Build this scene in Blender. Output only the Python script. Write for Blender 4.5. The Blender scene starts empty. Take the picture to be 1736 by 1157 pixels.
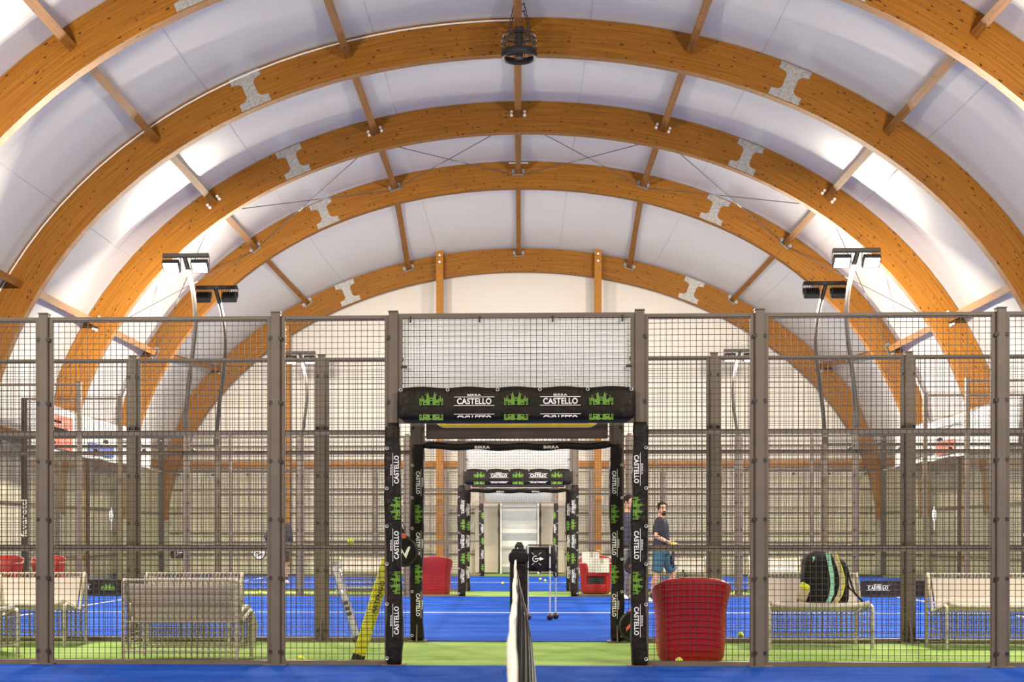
import bpy, bmesh, math, random
from mathutils import Vector, Matrix, noise
random.seed(7)
PI = math.pi
sc = bpy.context.scene
COL = sc.collection

# ------------------------------------------------------------------ camera, world, exposure
cam_d = bpy.data.cameras.new('camera'); cam = bpy.data.objects.new('camera', cam_d); COL.objects.link(cam)
cam.location = (0.03, 0.0, 1.09); cam.rotation_euler = (PI/2, 0, math.radians(2.0))
cam_d.sensor_width = 36.0; cam_d.lens = 2130/1736*36.0
cam_d.shift_x = 0.0354; cam_d.shift_y = 0.1927
cam_d.clip_start = 0.05; cam_d.clip_end = 200
cam_d.dof.use_dof = True; cam_d.dof.focus_distance = 10.9; cam_d.dof.aperture_fstop = 7.0
sc.camera = cam
w = bpy.data.worlds.new('sky'); sc.world = w; w.use_nodes = True
bg = w.node_tree.nodes['Background']; bg.inputs[0].default_value = (0.94, 0.86, 0.98, 1); bg.inputs[1].default_value = .32
sc.view_settings.view_transform = 'Standard'; sc.view_settings.look = 'None'
sc.view_settings.gamma = 1.0; sc.view_settings.use_curve_mapping = False
sc.view_settings.exposure = 0.0
LAMP_W = 720.0          # watts of one floodlight head
LAMP_COL = (1.0, 0.88, 0.71)
sc.cycles.max_bounces = 6; sc.cycles.diffuse_bounces = 3; sc.cycles.glossy_bounces = 2
sc.cycles.transmission_bounces = 3; sc.cycles.transparent_max_bounces = 12
sc.cycles.caustics_reflective = False; sc.cycles.caustics_refractive = False
sc.cycles.sample_clamp_indirect = 6.0
sc.cycles.use_denoising = True

# ------------------------------------------------------------------ materials
def nodes(m):
    m.use_nodes = True
    return m.node_tree.nodes, m.node_tree.links
def N(nt, t, **kw):
    n = nt.nodes.new(t)
    for k, v in kw.items(): setattr(n, k, v)
    return n
def mat(name, c, rough=0.6, var=0.08, scale=12.0, metal=0.0, bump=0.0, bscale=None, spec=0.5, coords='Object'):
    m = bpy.data.materials.new(name); m.use_nodes = True; nt = m.node_tree; L = nt.links
    b = nt.nodes['Principled BSDF']
    b.inputs['Roughness'].default_value = rough; b.inputs['Metallic'].default_value = metal
    b.inputs['Specular IOR Level'].default_value = spec
    tc = N(nt, 'ShaderNodeTexCoord'); nz = N(nt, 'ShaderNodeTexNoise'); nz.inputs['Scale'].default_value = scale
    nz.inputs['Detail'].default_value = 3.0
    L.new(tc.outputs[coords], nz.inputs['Vector'])
    r = N(nt, 'ShaderNodeValToRGB')
    r.color_ramp.elements[0].position = .3; r.color_ramp.elements[1].position = .7
    r.color_ramp.elements[0].color = tuple(x*(1-var) for x in c)+(1,)
    r.color_ramp.elements[1].color = tuple(min(1, x*(1+var)) for x in c)+(1,)
    L.new(nz.outputs['Fac'], r.inputs['Fac']); L.new(r.outputs['Color'], b.inputs['Base Color'])
    if bump:
        n2 = N(nt, 'ShaderNodeTexNoise'); n2.inputs['Scale'].default_value = bscale or scale*4
        L.new(tc.outputs[coords], n2.inputs['Vector'])
        bp = N(nt, 'ShaderNodeBump'); bp.inputs['Strength'].default_value = bump; bp.inputs['Distance'].default_value = .02
        L.new(n2.outputs['Fac'], bp.inputs['Height']); L.new(bp.outputs['Normal'], b.inputs['Normal'])
    return m
def turf(name, c, c2):
    m = mat(name, c, 0.85, .10, 2.2, bump=.5, bscale=260, spec=.04)
    nt = m.node_tree; L = nt.links; b = nt.nodes['Principled BSDF']
    src = b.inputs['Base Color'].links[0].from_socket
    tc = N(nt, 'ShaderNodeTexCoord'); mp = N(nt, 'ShaderNodeMapping'); mp.inputs['Scale'].default_value = (.35, 1.6, 1)
    nz = N(nt, 'ShaderNodeTexNoise'); nz.inputs['Scale'].default_value = 1.4; nz.inputs['Detail'].default_value = 5
    L.new(tc.outputs['Object'], mp.inputs[0]); L.new(mp.outputs[0], nz.inputs['Vector'])
    r = N(nt, 'ShaderNodeValToRGB'); r.color_ramp.elements[0].position = .42; r.color_ramp.elements[1].position = .66
    L.new(nz.outputs['Fac'], r.inputs['Fac'])
    mx = N(nt, 'ShaderNodeMixRGB'); mx.inputs['Color2'].default_value = c2+(1,)
    L.new(r.outputs['Color'], mx.inputs['Fac']); L.new(src, mx.inputs['Color1']); L.new(mx.outputs[0], b.inputs['Base Color'])
    return m
def wood(name, c, dark, coords='UV', along='x'):
    m = bpy.data.materials.new(name); m.use_nodes = True; nt = m.node_tree; L = nt.links
    b = nt.nodes['Principled BSDF']; b.inputs['Roughness'].default_value = .55; b.inputs['Specular IOR Level'].default_value = .3
    tc = N(nt, 'ShaderNodeTexCoord')
    def mapped(s):
        mp = N(nt, 'ShaderNodeMapping'); mp.inputs['Scale'].default_value = s
        L.new(tc.outputs[coords], mp.inputs[0]); return mp.outputs[0]
    sx = (lambda a, b_: (a, b_, b_)) if along == 'x' else (lambda a, b_: (b_, a, b_))
    # fine grain
    g = N(nt, 'ShaderNodeTexNoise'); g.inputs['Scale'].default_value = 1.0; g.inputs['Detail'].default_value = 5
    L.new(mapped(sx(.9, 26)), g.inputs['Vector'])
    r = N(nt, 'ShaderNodeValToRGB'); r.color_ramp.elements[0].position = .30; r.color_ramp.elements[1].position = .72
    r.color_ramp.elements[0].color = tuple(x*.72 for x in c)+(1,); r.color_ramp.elements[1].color = tuple(min(1, x*1.22) for x in c)+(1,)
    L.new(g.outputs['Fac'], r.inputs['Fac'])
    # knots: elongated dark flecks, only in some cells
    v = N(nt, 'ShaderNodeTexVoronoi'); v.inputs['Scale'].default_value = 1.0
    nzw = N(nt, 'ShaderNodeTexNoise'); nzw.inputs['Scale'].default_value = 6
    L.new(mapped(sx(2.0, 5.0)), nzw.inputs['Vector'])
    add = N(nt, 'ShaderNodeVectorMath', operation='MULTIPLY_ADD'); add.inputs[1].default_value = (.7, .7, .7)
    L.new(nzw.outputs['Color'], add.inputs[0]); L.new(mapped(sx(8.0, 21.0)), add.inputs[2])
    L.new(add.outputs[0], v.inputs['Vector'])
    sep = N(nt, 'ShaderNodeSeparateColor'); L.new(v.outputs['Color'], sep.inputs[0])
    thr = N(nt, 'ShaderNodeMath', operation='MULTIPLY_ADD'); thr.inputs[1].default_value = .62; thr.inputs[2].default_value = -.25
    L.new(sep.outputs[0], thr.inputs[0])
    sub = N(nt, 'ShaderNodeMath', operation='SUBTRACT'); L.new(thr.outputs[0], sub.inputs[0]); L.new(v.outputs['Distance'], sub.inputs[1])
    kr = N(nt, 'ShaderNodeValToRGB'); kr.color_ramp.elements[0].position = .0; kr.color_ramp.elements[1].position = .10
    L.new(sub.outputs[0], kr.inputs['Fac'])
    mx = N(nt, 'ShaderNodeMixRGB'); mx.inputs['Color2'].default_value = dark+(1,)
    L.new(kr.outputs['Color'], mx.inputs['Fac']); L.new(r.outputs['Color'], mx.inputs['Color1'])
    out = mx.outputs[0]
    if coords == 'UV':   # glue lines every 45 mm
        sp = N(nt, 'ShaderNodeSeparateXYZ'); L.new(tc.outputs['UV'], sp.inputs[0])
        mu = N(nt, 'ShaderNodeMath', operation='MULTIPLY'); mu.inputs[1].default_value = 22.0; L.new(sp.outputs['Y'], mu.inputs[0])
        fr = N(nt, 'ShaderNodeMath', operation='FRACT'); L.new(mu.outputs[0], fr.inputs[0])
        lt = N(nt, 'ShaderNodeMath', operation='LESS_THAN'); lt.inputs[1].default_value = .09; L.new(fr.outputs[0], lt.inputs[0])
        ml = N(nt, 'ShaderNodeMath', operation='MULTIPLY'); ml.inputs[1].default_value = .30; L.new(lt.outputs[0], ml.inputs[0])
        m2 = N(nt, 'ShaderNodeMixRGB'); m2.inputs['Color2'].default_value = dark+(1,)
        L.new(ml.outputs[0], m2.inputs['Fac']); L.new(out, m2.inputs['Color1']); out = m2.outputs[0]
    L.new(out, b.inputs['Base Color'])
    return m
def membrane(name, c, fac, rough=.32, wr=0.0):
    m = mat(name, c, rough, .02, .5, spec=.5); nt = m.node_tree; L = nt.links
    b = nt.nodes['Principled BSDF']; o = nt.nodes['Material Output']
    t = N(nt, 'ShaderNodeBsdfTranslucent'); t.inputs[0].default_value = tuple(x*.95 for x in c)+(1,)
    mx = N(nt, 'ShaderNodeMixShader'); mx.inputs[0].default_value = fac
    L.new(b.outputs[0], mx.inputs[1]); L.new(t.outputs[0], mx.inputs[2]); L.new(mx.outputs[0], o.inputs[0])
    if wr:
        tc = N(nt, 'ShaderNodeTexCoord'); mp = N(nt, 'ShaderNodeMapping'); mp.inputs['Scale'].default_value = (2.2, 2.2, .5)
        nz = N(nt, 'ShaderNodeTexNoise'); nz.inputs['Scale'].default_value = 1.3; nz.inputs['Detail'].default_value = 4
        L.new(tc.outputs['Object'], mp.inputs[0]); L.new(mp.outputs[0], nz.inputs['Vector'])
        bp = N(nt, 'ShaderNodeBump'); bp.inputs['Strength'].default_value = wr; bp.inputs['Distance'].default_value = .25
        L.new(nz.outputs['Fac'], bp.inputs['Height']); L.new(bp.outputs['Normal'], b.inputs['Normal'])
    return m
def glass_mat(name, tint, base=.05):
    m = bpy.data.materials.new(name); m.use_nodes = True; nt = m.node_tree; L = nt.links
    nt.nodes.remove(nt.nodes['Principled BSDF']); o = nt.nodes['Material Output']
    t = N(nt, 'ShaderNodeBsdfTransparent'); t.inputs[0].default_value = tint+(1,)
    g = N(nt, 'ShaderNodeBsdfGlossy'); g.inputs['Roughness'].default_value = .03
    lw = N(nt, 'ShaderNodeLayerWeight'); lw.inputs[0].default_value = .25
    ma = N(nt, 'ShaderNodeMath', operation='MULTIPLY_ADD'); ma.inputs[1].default_value = .5; ma.inputs[2].default_value = base
    L.new(lw.outputs['Fresnel'], ma.inputs[0])
    mx = N(nt, 'ShaderNodeMixShader'); L.new(ma.outputs[0], mx.inputs[0]); L.new(t.outputs[0], mx.inputs[1]); L.new(g.outputs[0], mx.inputs[2])
    L.new(mx.outputs[0], o.inputs[0])
    return m
def emit(name, c, s):
    m = bpy.data.materials.new(name); m.use_nodes = True; nt = m.node_tree
    b = nt.nodes['Principled BSDF']; b.inputs['Emission Color'].default_value = c+(1,); b.inputs['Emission Strength'].default_value = s
    b.inputs['Base Color'].default_value = (.8, .8, .8, 1)
    return m

M = {}
M['blue'] = turf('blue turf', (.009, .055, .33), (.020, .085, .43))
M['green'] = turf('green turf', (.19, .31, .075), (.28, .39, .13))
M['line'] = mat('white line', (.75, .77, .8), .8)
M['glulam'] = wood('glued laminated timber', (.27, .104, .006), (.045, .012, .003), 'UV')
M['purlin'] = wood('purlin timber', (.27, .105, .016), (.05, .014, .004), 'Object', 'y')
M['post_wood'] = wood('timber column', (.40, .165, .018), (.08, .025, .005), 'Object', 'z')
M['membrane'] = membrane('white membrane', (.82, .80, .78), .38, .25)
M['seamskin'] = membrane('membrane seam', (.80, .78, .76), .38, .9)
M['endskin'] = membrane('end wall skin', (.84, .81, .75), .25, .5)
M['tarp'] = membrane('grey tarpaulin', (.70, .66, .57), .15, .5, 1.0)
M['steel'] = mat('painted fence steel', (.15, .118, .090), .5, .10, 6)
M['wire'] = mat('fence wire', (.045, .028, .022), .5, .1, 9)
M['frame_dark'] = mat('black steel', (.022, .019, .018), .5, .1, 9)
M['galv'] = mat('galvanised steel', (.36, .36, .35), .45, .25, 22, metal=.35)
M['black_vinyl'] = mat('black vinyl', (.014, .010, .008), .5, .25, 9, bump=.7, bscale=14, spec=.22)
M['brown_vinyl'] = mat('brown vinyl', (.060, .036, .028), .5, .1, 5)
M['white_sheet'] = membrane('white plastic sheet', (.90, .92, .94), .5, .6)
M['yellow'] = mat('yellow print', (.90, .66, .01), .5, .04)
M['white'] = mat('white print', (.86, .86, .86), .5, .03)
M['green_print'] = mat('green print', (.13, .29, .025), .5, .1, 30)
M['glass'] = glass_mat('court glass', (.965, .965, .94), .03)
M['canvas'] = membrane('white canvas', (.66, .61, .54), .35, .75)
M['tube'] = mat('cream tube', (.46, .42, .33), .5, .08, 14)
M['grid'] = mat('taupe wire', (.26, .22, .16), .5, .08, 14)
M['red'] = mat('red moulded plastic', (.34, .003, .008), .38, .1, 5)
M['black'] = mat('black cloth', (.010, .009, .009), .7, .25, 20, bump=.5, bscale=30, spec=.2)
M['rubber'] = mat('black rubber', (.012, .011, .011), .5, .2, 30)
M['mint'] = mat('mint fabric', (.30, .62, .52), .7)
M['lime'] = mat('lime fabric', (.72, .72, .03), .6, .06)
M['beige'] = mat('beige fabric', (.52, .42, .30), .7)
M['ball'] = mat('ball felt', (.66, .76, .03), .9, .1, 60, bump=.4, bscale=200)
M['seam'] = mat('ball seam', (.8, .8, .7), .8)
M['alu'] = mat('bare aluminium', (.62, .62, .62), .35, .05, 10, metal=.5)
M['clear'] = glass_mat('clear plastic', (.80, .82, .86), .16)
M['skin'] = mat('skin', (.50, .27, .17), .5, .06, 18)
M['hair'] = mat('dark hair', (.014, .009, .007), .75, .3, 40, spec=.15)
M['navy'] = mat('navy cloth', (.011, .012, .030), .8, .15, 14, bump=.3, bscale=30)
M['quilt'] = mat('navy quilted cloth', (.030, .033, .062), .75, .12, 14, bump=.3, bscale=30)
M['teal'] = mat('teal cloth', (.020, .105, .155), .75, .12, 12, bump=.3, bscale=30)
M['pants'] = mat('pale grey cloth', (.36, .34, .32), .8, .1, 12, bump=.3, bscale=25)
M['shoe'] = mat('white shoe', (.78, .76, .72), .6, .08, 20)
M['eye'] = mat('eye', (.03, .02, .015), .3)
M['lip'] = mat('lip', (.32, .10, .08), .5)
M['card'] = mat('white cardboard', (.80, .78, .75), .8, .04, 8)
M['lens'] = emit('lamp lens', (1, .97, .92), 14)
M['lens_off'] = mat('lamp lens off', (.5, .5, .46), .25)
M['adred'] = mat('red print', (.72, .12, .08), .6, .1)
M['adblue'] = mat('blue print', (.05, .10, .45), .6, .1)
M['cable'] = mat('steel cable', (.10, .095, .09), .5, .1, 30)
M['white_paint'] = mat('white paint', (.82, .81, .79), .5, .04, 8)
M['net'] = mat('black net cord', (.012, .011, .011), .6, .2, 30)
M['tape'] = mat('white net tape', (.80, .77, .70), .8, .05, 20)
M['doorsteel'] = mat('galvanised door sheet', (.60, .62, .62), .35, .05, 6, metal=.2)
M['doorgrey'] = mat('grey door sheet', (.42, .44, .48), .35, .05, 6, metal=.2)

# ------------------------------------------------------------------ mesh builder
class MB:
    def __init__(s): s.v = []; s.f = []; s.uv = {}
    def add(s, vs, fs):
        o = len(s.v); s.v += [tuple(p) for p in vs]; s.f += [tuple(i+o for i in f) for f in fs]; return s
    def box(s, c, d, rot=None):
        x, y, z = (q/2 for q in d)
        vs = [Vector((sx*x, sy*y, sz*z)) for sz in (-1, 1) for sy in (-1, 1) for sx in (-1, 1)]
        if rot is not None: vs = [rot @ p for p in vs]
        return s.add([p+Vector(c) for p in vs], [(0, 2, 3, 1), (4, 5, 7, 6), (0, 1, 5, 4), (1, 3, 7, 5), (3, 2, 6, 7), (2, 0, 4, 6)])
    def rbox(s, c, d, r=.02, rot=None, n=2):
        bm = bmesh.new(); bmesh.ops.create_cube(bm, size=1)
        for q in bm.verts: q.co = Vector((q.co.x*d[0], q.co.y*d[1], q.co.z*d[2]))
        bmesh.ops.bevel(bm, geom=bm.edges[:], offset=min(r, min(d)*.49), segments=n, affect='EDGES', profile=.5)
        bm.verts.ensure_lookup_table()
        vs = [(rot @ q.co if rot is not None else q.co)+Vector(c) for q in bm.verts]
        fs = [[q.index for q in f.verts] for f in bm.faces]; bm.free()
        return s.add(vs, fs)
    def bar(s, a, b, w, h=None, up=(0, 0, 1)):
        a, b = Vector(a), Vector(b); d = b-a; t = d.normalized(); u = Vector(up)
        sx = t.cross(u)
        if sx.length < 1e-4: sx = t.cross(Vector((0, 1, 0)))
        sx.normalize(); u = sx.cross(t); h = h or w
        vs = [p+sx*(i*w/2)+u*(j*h/2) for p in (a, b) for i, j in ((-1, -1), (1, -1), (1, 1), (-1, 1))]
        return s.add(vs, [(3, 2, 1, 0), (4, 5, 6, 7), (0, 1, 5, 4), (1, 2, 6, 5), (2, 3, 7, 6), (3, 0, 4, 7)])
    def wire(s, a, b, w):      # thin four-sided rod without caps
        a, b = Vector(a), Vector(b); t = (b-a).normalized()
        u = t.cross(Vector((0, 1, 0)))
        if u.length < 1e-3: u = t.cross(Vector((1, 0, 0)))
        u.normalize(); v = t.cross(u)
        vs = [p+u*(i*w/2)+v*(j*w/2) for p in (a, b) for i, j in ((-1, -1), (1, -1), (1, 1), (-1, 1))]
        return s.add(vs, [(0, 1, 5, 4), (1, 2, 6, 5), (2, 3, 7, 6), (3, 0, 4, 7)])
    def loft(s, rings, closed=True, caps=True):
        o = len(s.v); n = len(rings[0])
        for r in rings: s.v += [tuple(p) for p in r]
        for k in range(len(rings)-1):
            for i in range(n if closed else n-1):
                j = (i+1) % n
                s.f.append((o+k*n+i, o+k*n+j, o+(k+1)*n+j, o+(k+1)*n+i))
        if caps and closed:
            s.f.append(tuple(o+i for i in reversed(range(n)))); s.f.append(tuple(o+(len(rings)-1)*n+i for i in range(n)))
        return s
    def tube(s, pts, r, n=8, sx=1.0, ends=False):
        pts = [Vector(p) for p in pts]; rs = r if isinstance(r, (list, tuple)) else [r]*len(pts)
        if ends:    # rounded ends
            d0 = (pts[0]-pts[1]).normalized(); d1 = (pts[-1]-pts[-2]).normalized(); r0, r1 = rs[0], rs[-1]
            pre = [(pts[0]+d0*r0*.95, r0*.3), (pts[0]+d0*r0*.6, r0*.8)]; post = [(pts[-1]+d1*r1*.6, r1*.8), (pts[-1]+d1*r1*.95, r1*.3)]
            pts = [p for p, _ in pre]+pts+[p for p, _ in post]; rs = [q for _, q in pre]+list(rs)+[q for _, q in post]
        u = None; rings = []
        for i, p in enumerate(pts):
            t = (pts[min(i+1, len(pts)-1)]-pts[max(i-1, 0)]).normalized()
            if u is None:
                u = t.cross(Vector((0, 1, 0)))
                if u.length < .1: u = t.cross(Vector((1, 0, 0)))
            u = (u-t*u.dot(t)).normalized(); v = t.cross(u)
            rings.append([p+(u*math.cos(2*PI*k/n)*sx+v*math.sin(2*PI*k/n))*rs[i] for k in range(n)])
        return s.loft(rings)
    def cyl(s, a, b, r, n=12, r2=None): return s.tube([a, b], [r, r2 if r2 is not None else r], n)
    def sphere(s, c, r, nu=12, nv=8):
        rx, ry, rz = r if isinstance(r, (tuple, list)) else (r, r, r)
        rings = []
        for j in range(1, nv):
            t = PI*j/nv
            rings.append([(c[0]+rx*math.sin(t)*math.cos(2*PI*i/nu), c[1]+ry*math.sin(t)*math.sin(2*PI*i/nu), c[2]-rz*math.cos(t)) for i in range(nu)])
        o = len(s.v); s.loft(rings, caps=False)
        a = len(s.v); s.v += [(c[0], c[1], c[2]-rz), (c[0], c[1], c[2]+rz)]
        for i in range(nu):
            s.f.append((a, o+(i+1) % nu, o+i)); k = o+(nv-2)*nu; s.f.append((a+1, k+i, k+(i+1) % nu))
        return s
    def poly(s, pts): return s.add(pts, [tuple(range(len(pts)))])
    def rect(s, x0, z0, x1, z1, y=0.0): return s.poly([(x0, y, z0), (x1, y, z0), (x1, y, z1), (x0, y, z1)])
    def prism(s, pts, y0, y1):   # outline in XZ, counter-clockwise seen from -y
        n = len(pts); vs = [(p[0], y0, p[1]) for p in pts]+[(p[0], y1, p[1]) for p in pts]
        return s.add(vs, [tuple(range(n)), tuple(reversed(range(n, 2*n)))]+[(i, i+n, (i+1) % n+n, (i+1) % n) for i in range(n)])
    def mesh(s, name, m, smooth=False):
        me = bpy.data.meshes.new(name); me.from_pydata(s.v, [], s.f); me.materials.append(m)
        if smooth:
            me.polygons.foreach_set('use_smooth', [True]*len(me.polygons))
            if smooth != 'all': me.set_sharp_from_angle(angle=math.radians(45))
        me.update(); return me
    def build(s, name, m, parent=None, smooth=False, loc=None, rot=None):
        return put(name, s.mesh(name, m, smooth), parent, loc, rot)
def put(name, me, parent=None, loc=None, rot=None):
    o = bpy.data.objects.new(name, me); COL.objects.link(o)
    if parent: o.parent = parent
    if loc is not None: o.location = loc
    if rot is not None: o.rotation_euler = rot
    return o
def tag(o, label=None, cat=None, group=None, kind=None):
    if label: o['label'] = label
    if cat: o['category'] = cat
    if group: o['group'] = group
    if kind: o['kind'] = kind
    return o
def empty(name, loc, label, cat, group=None, rz=0.0):
    o = bpy.data.objects.new(name, None); COL.objects.link(o); o.location = loc; o.rotation_euler = (0, 0, rz)
    o.empty_display_size = .1
    return tag(o, label, cat, group)
def struct(o): o['kind'] = 'structure'; return o
KIDS = {}
def copy_tree(o, loc, label, rz=None, parent=None):
    c = o.copy(); COL.objects.link(c)
    if parent: c.parent = parent
    else:
        c.location = loc; c['label'] = label
        if rz is not None: c.rotation_euler = (0, 0, rz)
    for ch in list(o.children): copy_tree(ch, None, None, None, c)
    return c

# ------------------------------------------------------------------ hall: arch profile
U = 9.417; EYE = 1.09
def r_main(t): return .99942+.18823*t**2-.07927*t**4+.01012*t**6
def r_end(t): return .86467+.19450*t**2-.00243*t**4-.01210*t**6
def profile(rf, foot, thick=.71, n=64):
    """inner and outer edge of an arch, from its left foot over the apex to its right foot"""
    tm = None; t = 0
    while rf(t)*math.cos(t) > .06: t += .002
    tm = t
    inn = []
    for k in range(n+1):
        t = -tm+2*tm*k/n
        inn.append(Vector((rf(abs(t))*math.sin(t)*U, 0, rf(abs(t))*math.cos(t)*U+EYE)))
    out = []
    for k, p in enumerate(inn):
        tg = (inn[min(k+1, n)]-inn[max(k-1, 0)]).normalized(); nr = Vector((-tg.z, 0, tg.x))
        th = thick
        if p.z < 4.6: th = thick*(.34+.66*max(0, (p.z-1.6)/3.0))
        q = p+nr*th
        out.append(q)
    # below 4.6 m the outer edge runs straight down; the inner edge bends out to meet it
    xo = max(q.x for q, p in zip(out, inn) if p.z > 4.4)
    for k, p in enumerate(inn):
        if p.z < 4.6:
            f = min(1.0, (4.6-p.z)/3.0); sg = 1 if p.x > 0 else -1
            tgt = sg*(abs(p.x)+(out[k]-p).length)
            out[k].x = sg*min(max(abs(out[k].x), xo*(1-f)+foot*f), foot); out[k].z = p.z
            inn[k].x = sg*min(abs(p.x), abs(out[k].x)-.16)
    return inn, out
INM, OUTM = profile(r_main, 11.02)
INE, OUTE = profile(r_end, 10.98)
ARCH_Y = [-3.56, 1.12, 5.80, 10.48, 15.16, 19.84, 24.52, 29.20, 33.85, 38.45]
HALFW = .10
ORD = ['seventh behind the camera', 'a', 'b', 'c', 'd', 'nearest in view, cut by the top corners of the picture', 'second in view, black fan hangs in front of its crown',
       'third in view, fixed by white round bolts', 'fourth in view, wire braces end on its brackets', 'lowest and last one, framing the end wall']

# ------------------------------------------------------------------ setting: floor, ceiling, walls
def plane(name, x0, x1, y0, y1, z, m, th=.0):
    b = MB()
    if th: b.box(((x0+x1)/2, (y0+y1)/2, z-th/2), (x1-x0, y1-y0, th))
    else: b.add([(x0, y0, z), (x1, y0, z), (x1, y1, z), (x0, y1, z)], [(0, 1, 2, 3)])
    return struct(b.build(name, m))
plane('floor', -11.3, 11.3, -3.8, 39.0, 0.0, M['green'], .12)
F = [10.70, 13.20, 23.30, 25.70, 35.60]
for (a, b_) in ((0.6, F[0]-.03), (F[1]+.03, F[2]-.03), (F[3]+.03, F[4]-.03)):
    plane('floor_court', -10.15, 10.15, a, b_, .008, M['blue'], .007)
    ym = (a+b_)/2
    plane('floor_marking', -6.95, 6.95, ym-.025, ym+.025, .0105, M['line'], .002)
    for sx in (-1, 1):
        plane('floor_marking', sx*6.95-.025, sx*6.95+.025, a, b_, .0112, M['line'], .002)
# membrane skin stretched over the arches
mb = MB(); uvn = len(OUTM)
k0 = [k for k, p in enumerate(OUTM) if p.z > 3.4]
rings = []
for i in range(len(ARCH_Y)):
    prof = OUTE if i == len(ARCH_Y)-1 else OUTM
    ring = []
    for k in k0:
        p = prof[k].copy(); ring.append(Vector((p.x, 0, p.z)))
    sx_ = 11.05; ring = [Vector((-sx_, 0, 3.3))]+ring+[Vector((sx_, 0, 3.3))]
    rings.append((ARCH_Y[i], ring))
full = []
NSUB = 8
for i in range(len(rings)-1):
    (ya, ra), (yb, rb) = rings[i], rings[i+1]
    for s_ in range(NSUB if i < len(rings)-2 else NSUB+1):
        f = s_/NSUB; sag = .20*4*f*(1-f)
        row = []
        for k in range(len(ra)):
            p = ra[k].lerp(rb[k], f); t = (ra[min(k+1, len(ra)-1)]-ra[max(k-1, 0)]).normalized(); nr = Vector((-t.z, 0, t.x))
            e = min(k, len(ra)-1-k)/6.0
            q = p+nr*(.03-sag*min(1, e)); row.append((q.x, ya+(yb-ya)*f, q.z))
        full.append(row)
mb.loft(full, closed=False, caps=False)
struct(mb.build('ceiling', M['membrane'], smooth='all'))
# membrane welding seams, half way between the purlins
def sag_pt(k, i, f):
    (ya, ra), (yb, rb) = rings[i], rings[i+1]
    p = ra[k].lerp(rb[k], f); t = (ra[min(k+1, len(ra)-1)]-ra[max(k-1, 0)]).normalized(); nr = Vector((-t.z, 0, t.x))
    return Vector((0, ya+(yb-ya)*f, 0))+p+nr*(.03-.20*4*f*(1-f)*min(1, min(k, len(ra)-1-k)/6.0)-.006)
for kk in (.17, .30, .415, .585, .70, .83):
    k = int(kk*(len(k0)-1)); b = MB()
    for i in range(5, len(rings)-1):
        for s_ in range(NSUB):
            b.bar(sag_pt(k, i, s_/NSUB), sag_pt(k, i, (s_+1)/NSUB), .018, .003)
    struct(b.build('ceiling_seam', M['seamskin']))
# side walls below the membrane
for sx, nm in ((-1, 'wall_left'), (1, 'wall_right')):
    b = MB(); b.box((sx*11.12, 17.6, 1.70), (.06, 42.6, 3.4)); struct(b.build(nm, M['tarp']))
    b = MB(); b.box((sx*11.02, 17.6, 3.37), (.14, 42.4, .20)); struct(b.build('trim_1', M['post_wood']))
    b = MB()
    for z in (.62, 1.87): b.box((sx*11.06, 17.6, z), (.05, 42.4, .05))
    struct(b.build('trim_2', M['steel']))
# end wall: tarpaulin below, bright skin above
b = MB(); b.box((0, 38.86, 1.68), (22.3, .06, 3.36)); struct(b.build('wall_back', M['tarp']))
ol = [Vector((-10.98, 0, 3.3))]+[p for p in OUTE if p.z > 3.35]+[Vector((10.98, 0, 3.3))]
b = MB(); b.prism([(p.x, p.z) for p in reversed(ol)], 38.80, 38.86); struct(b.build('wall_back_upper', M['endskin']))
ol = [Vector((-11.02, 0, 3.3))]+[p for p in OUTM if p.z > 3.35]+[Vector((11.02, 0, 3.3))]
b = MB(); b.prism([(-11.15, 0), (11.15, 0)]+[(p.x, p.z) for p in reversed(ol)], -3.86, -3.76); struct(b.build('wall_front', M['endskin']))
b = MB(); b.box((0, 38.68, 3.37), (21.6, .16, .20)); struct(b.build('trim_3', M['post_wood']))
for z in (.60, 1.25, 1.87, 2.6):
    for sx in (-1, 1):
        b = MB(); b.box((sx*5.95, 38.79, z), (9.9, .05, .045)); struct(b.build('trim_4', M['cable']))
b = MB()
for x in [q*1.12-10.6 for q in range(20)]:
    if abs(x) > 1.0: b.box((x, 38.81, 1.65), (.035, .03, 3.2))
o = b.build('trim_5', M['tarp']); struct(o)
# end door of stacked sheet-metal bands with tarpaulin cheeks
def empty_struct(name, loc):
    o = bpy.data.objects.new(name, None); COL.objects.link(o); o.location = loc; o['kind'] = 'structure'; return o
dr = empty_struct('door_1', (.03, 38.7, 0))
zz = 0.03; hs = [.18, .10, .22, .12, .20, .16, .24, .12, .26, .10, .20, .16, .18]
for k, h in enumerate(hs):
    b = MB(); dy = (-.03 if k % 2 else .0); b.add([(-.54, dy, zz), (.54, dy, zz), (.54, -dy-.03, zz+h), (-.54, -dy-.03, zz+h), (-.54, .03, zz), (.54, .03, zz), (.54, .03, zz+h), (-.54, .03, zz+h)],
        [(0, 1, 2, 3), (5, 4, 7, 6), (1, 5, 6, 2), (4, 0, 3, 7), (3, 2, 6, 7), (4, 5, 1, 0)])
    b.build('panel', M['doorsteel' if k % 3 else 'doorgrey'], dr); zz += h
b = MB(); b.box((-.57, -.04, 1.15), (.05, .08, 2.3)); b.box((.57, -.04, 1.15), (.05, .08, 2.3)); b.box((0, -.04, zz+.02), (1.18, .08, .05)); b.build('frame', M['white_paint'], dr)
for sx in (-1, 1):
    b = MB(); b.rbox((sx*1.02, -.02, 1.14), (.72, .05, 2.22), .01); b.build('cheek_panel', M['canvas'], dr)
    for z in (1.35, 1.85): 
        b = MB(); b.box((sx*.64, -.07, z), (.05, .06, .16)); b.build('hinge', M['frame_dark'], dr)

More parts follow.
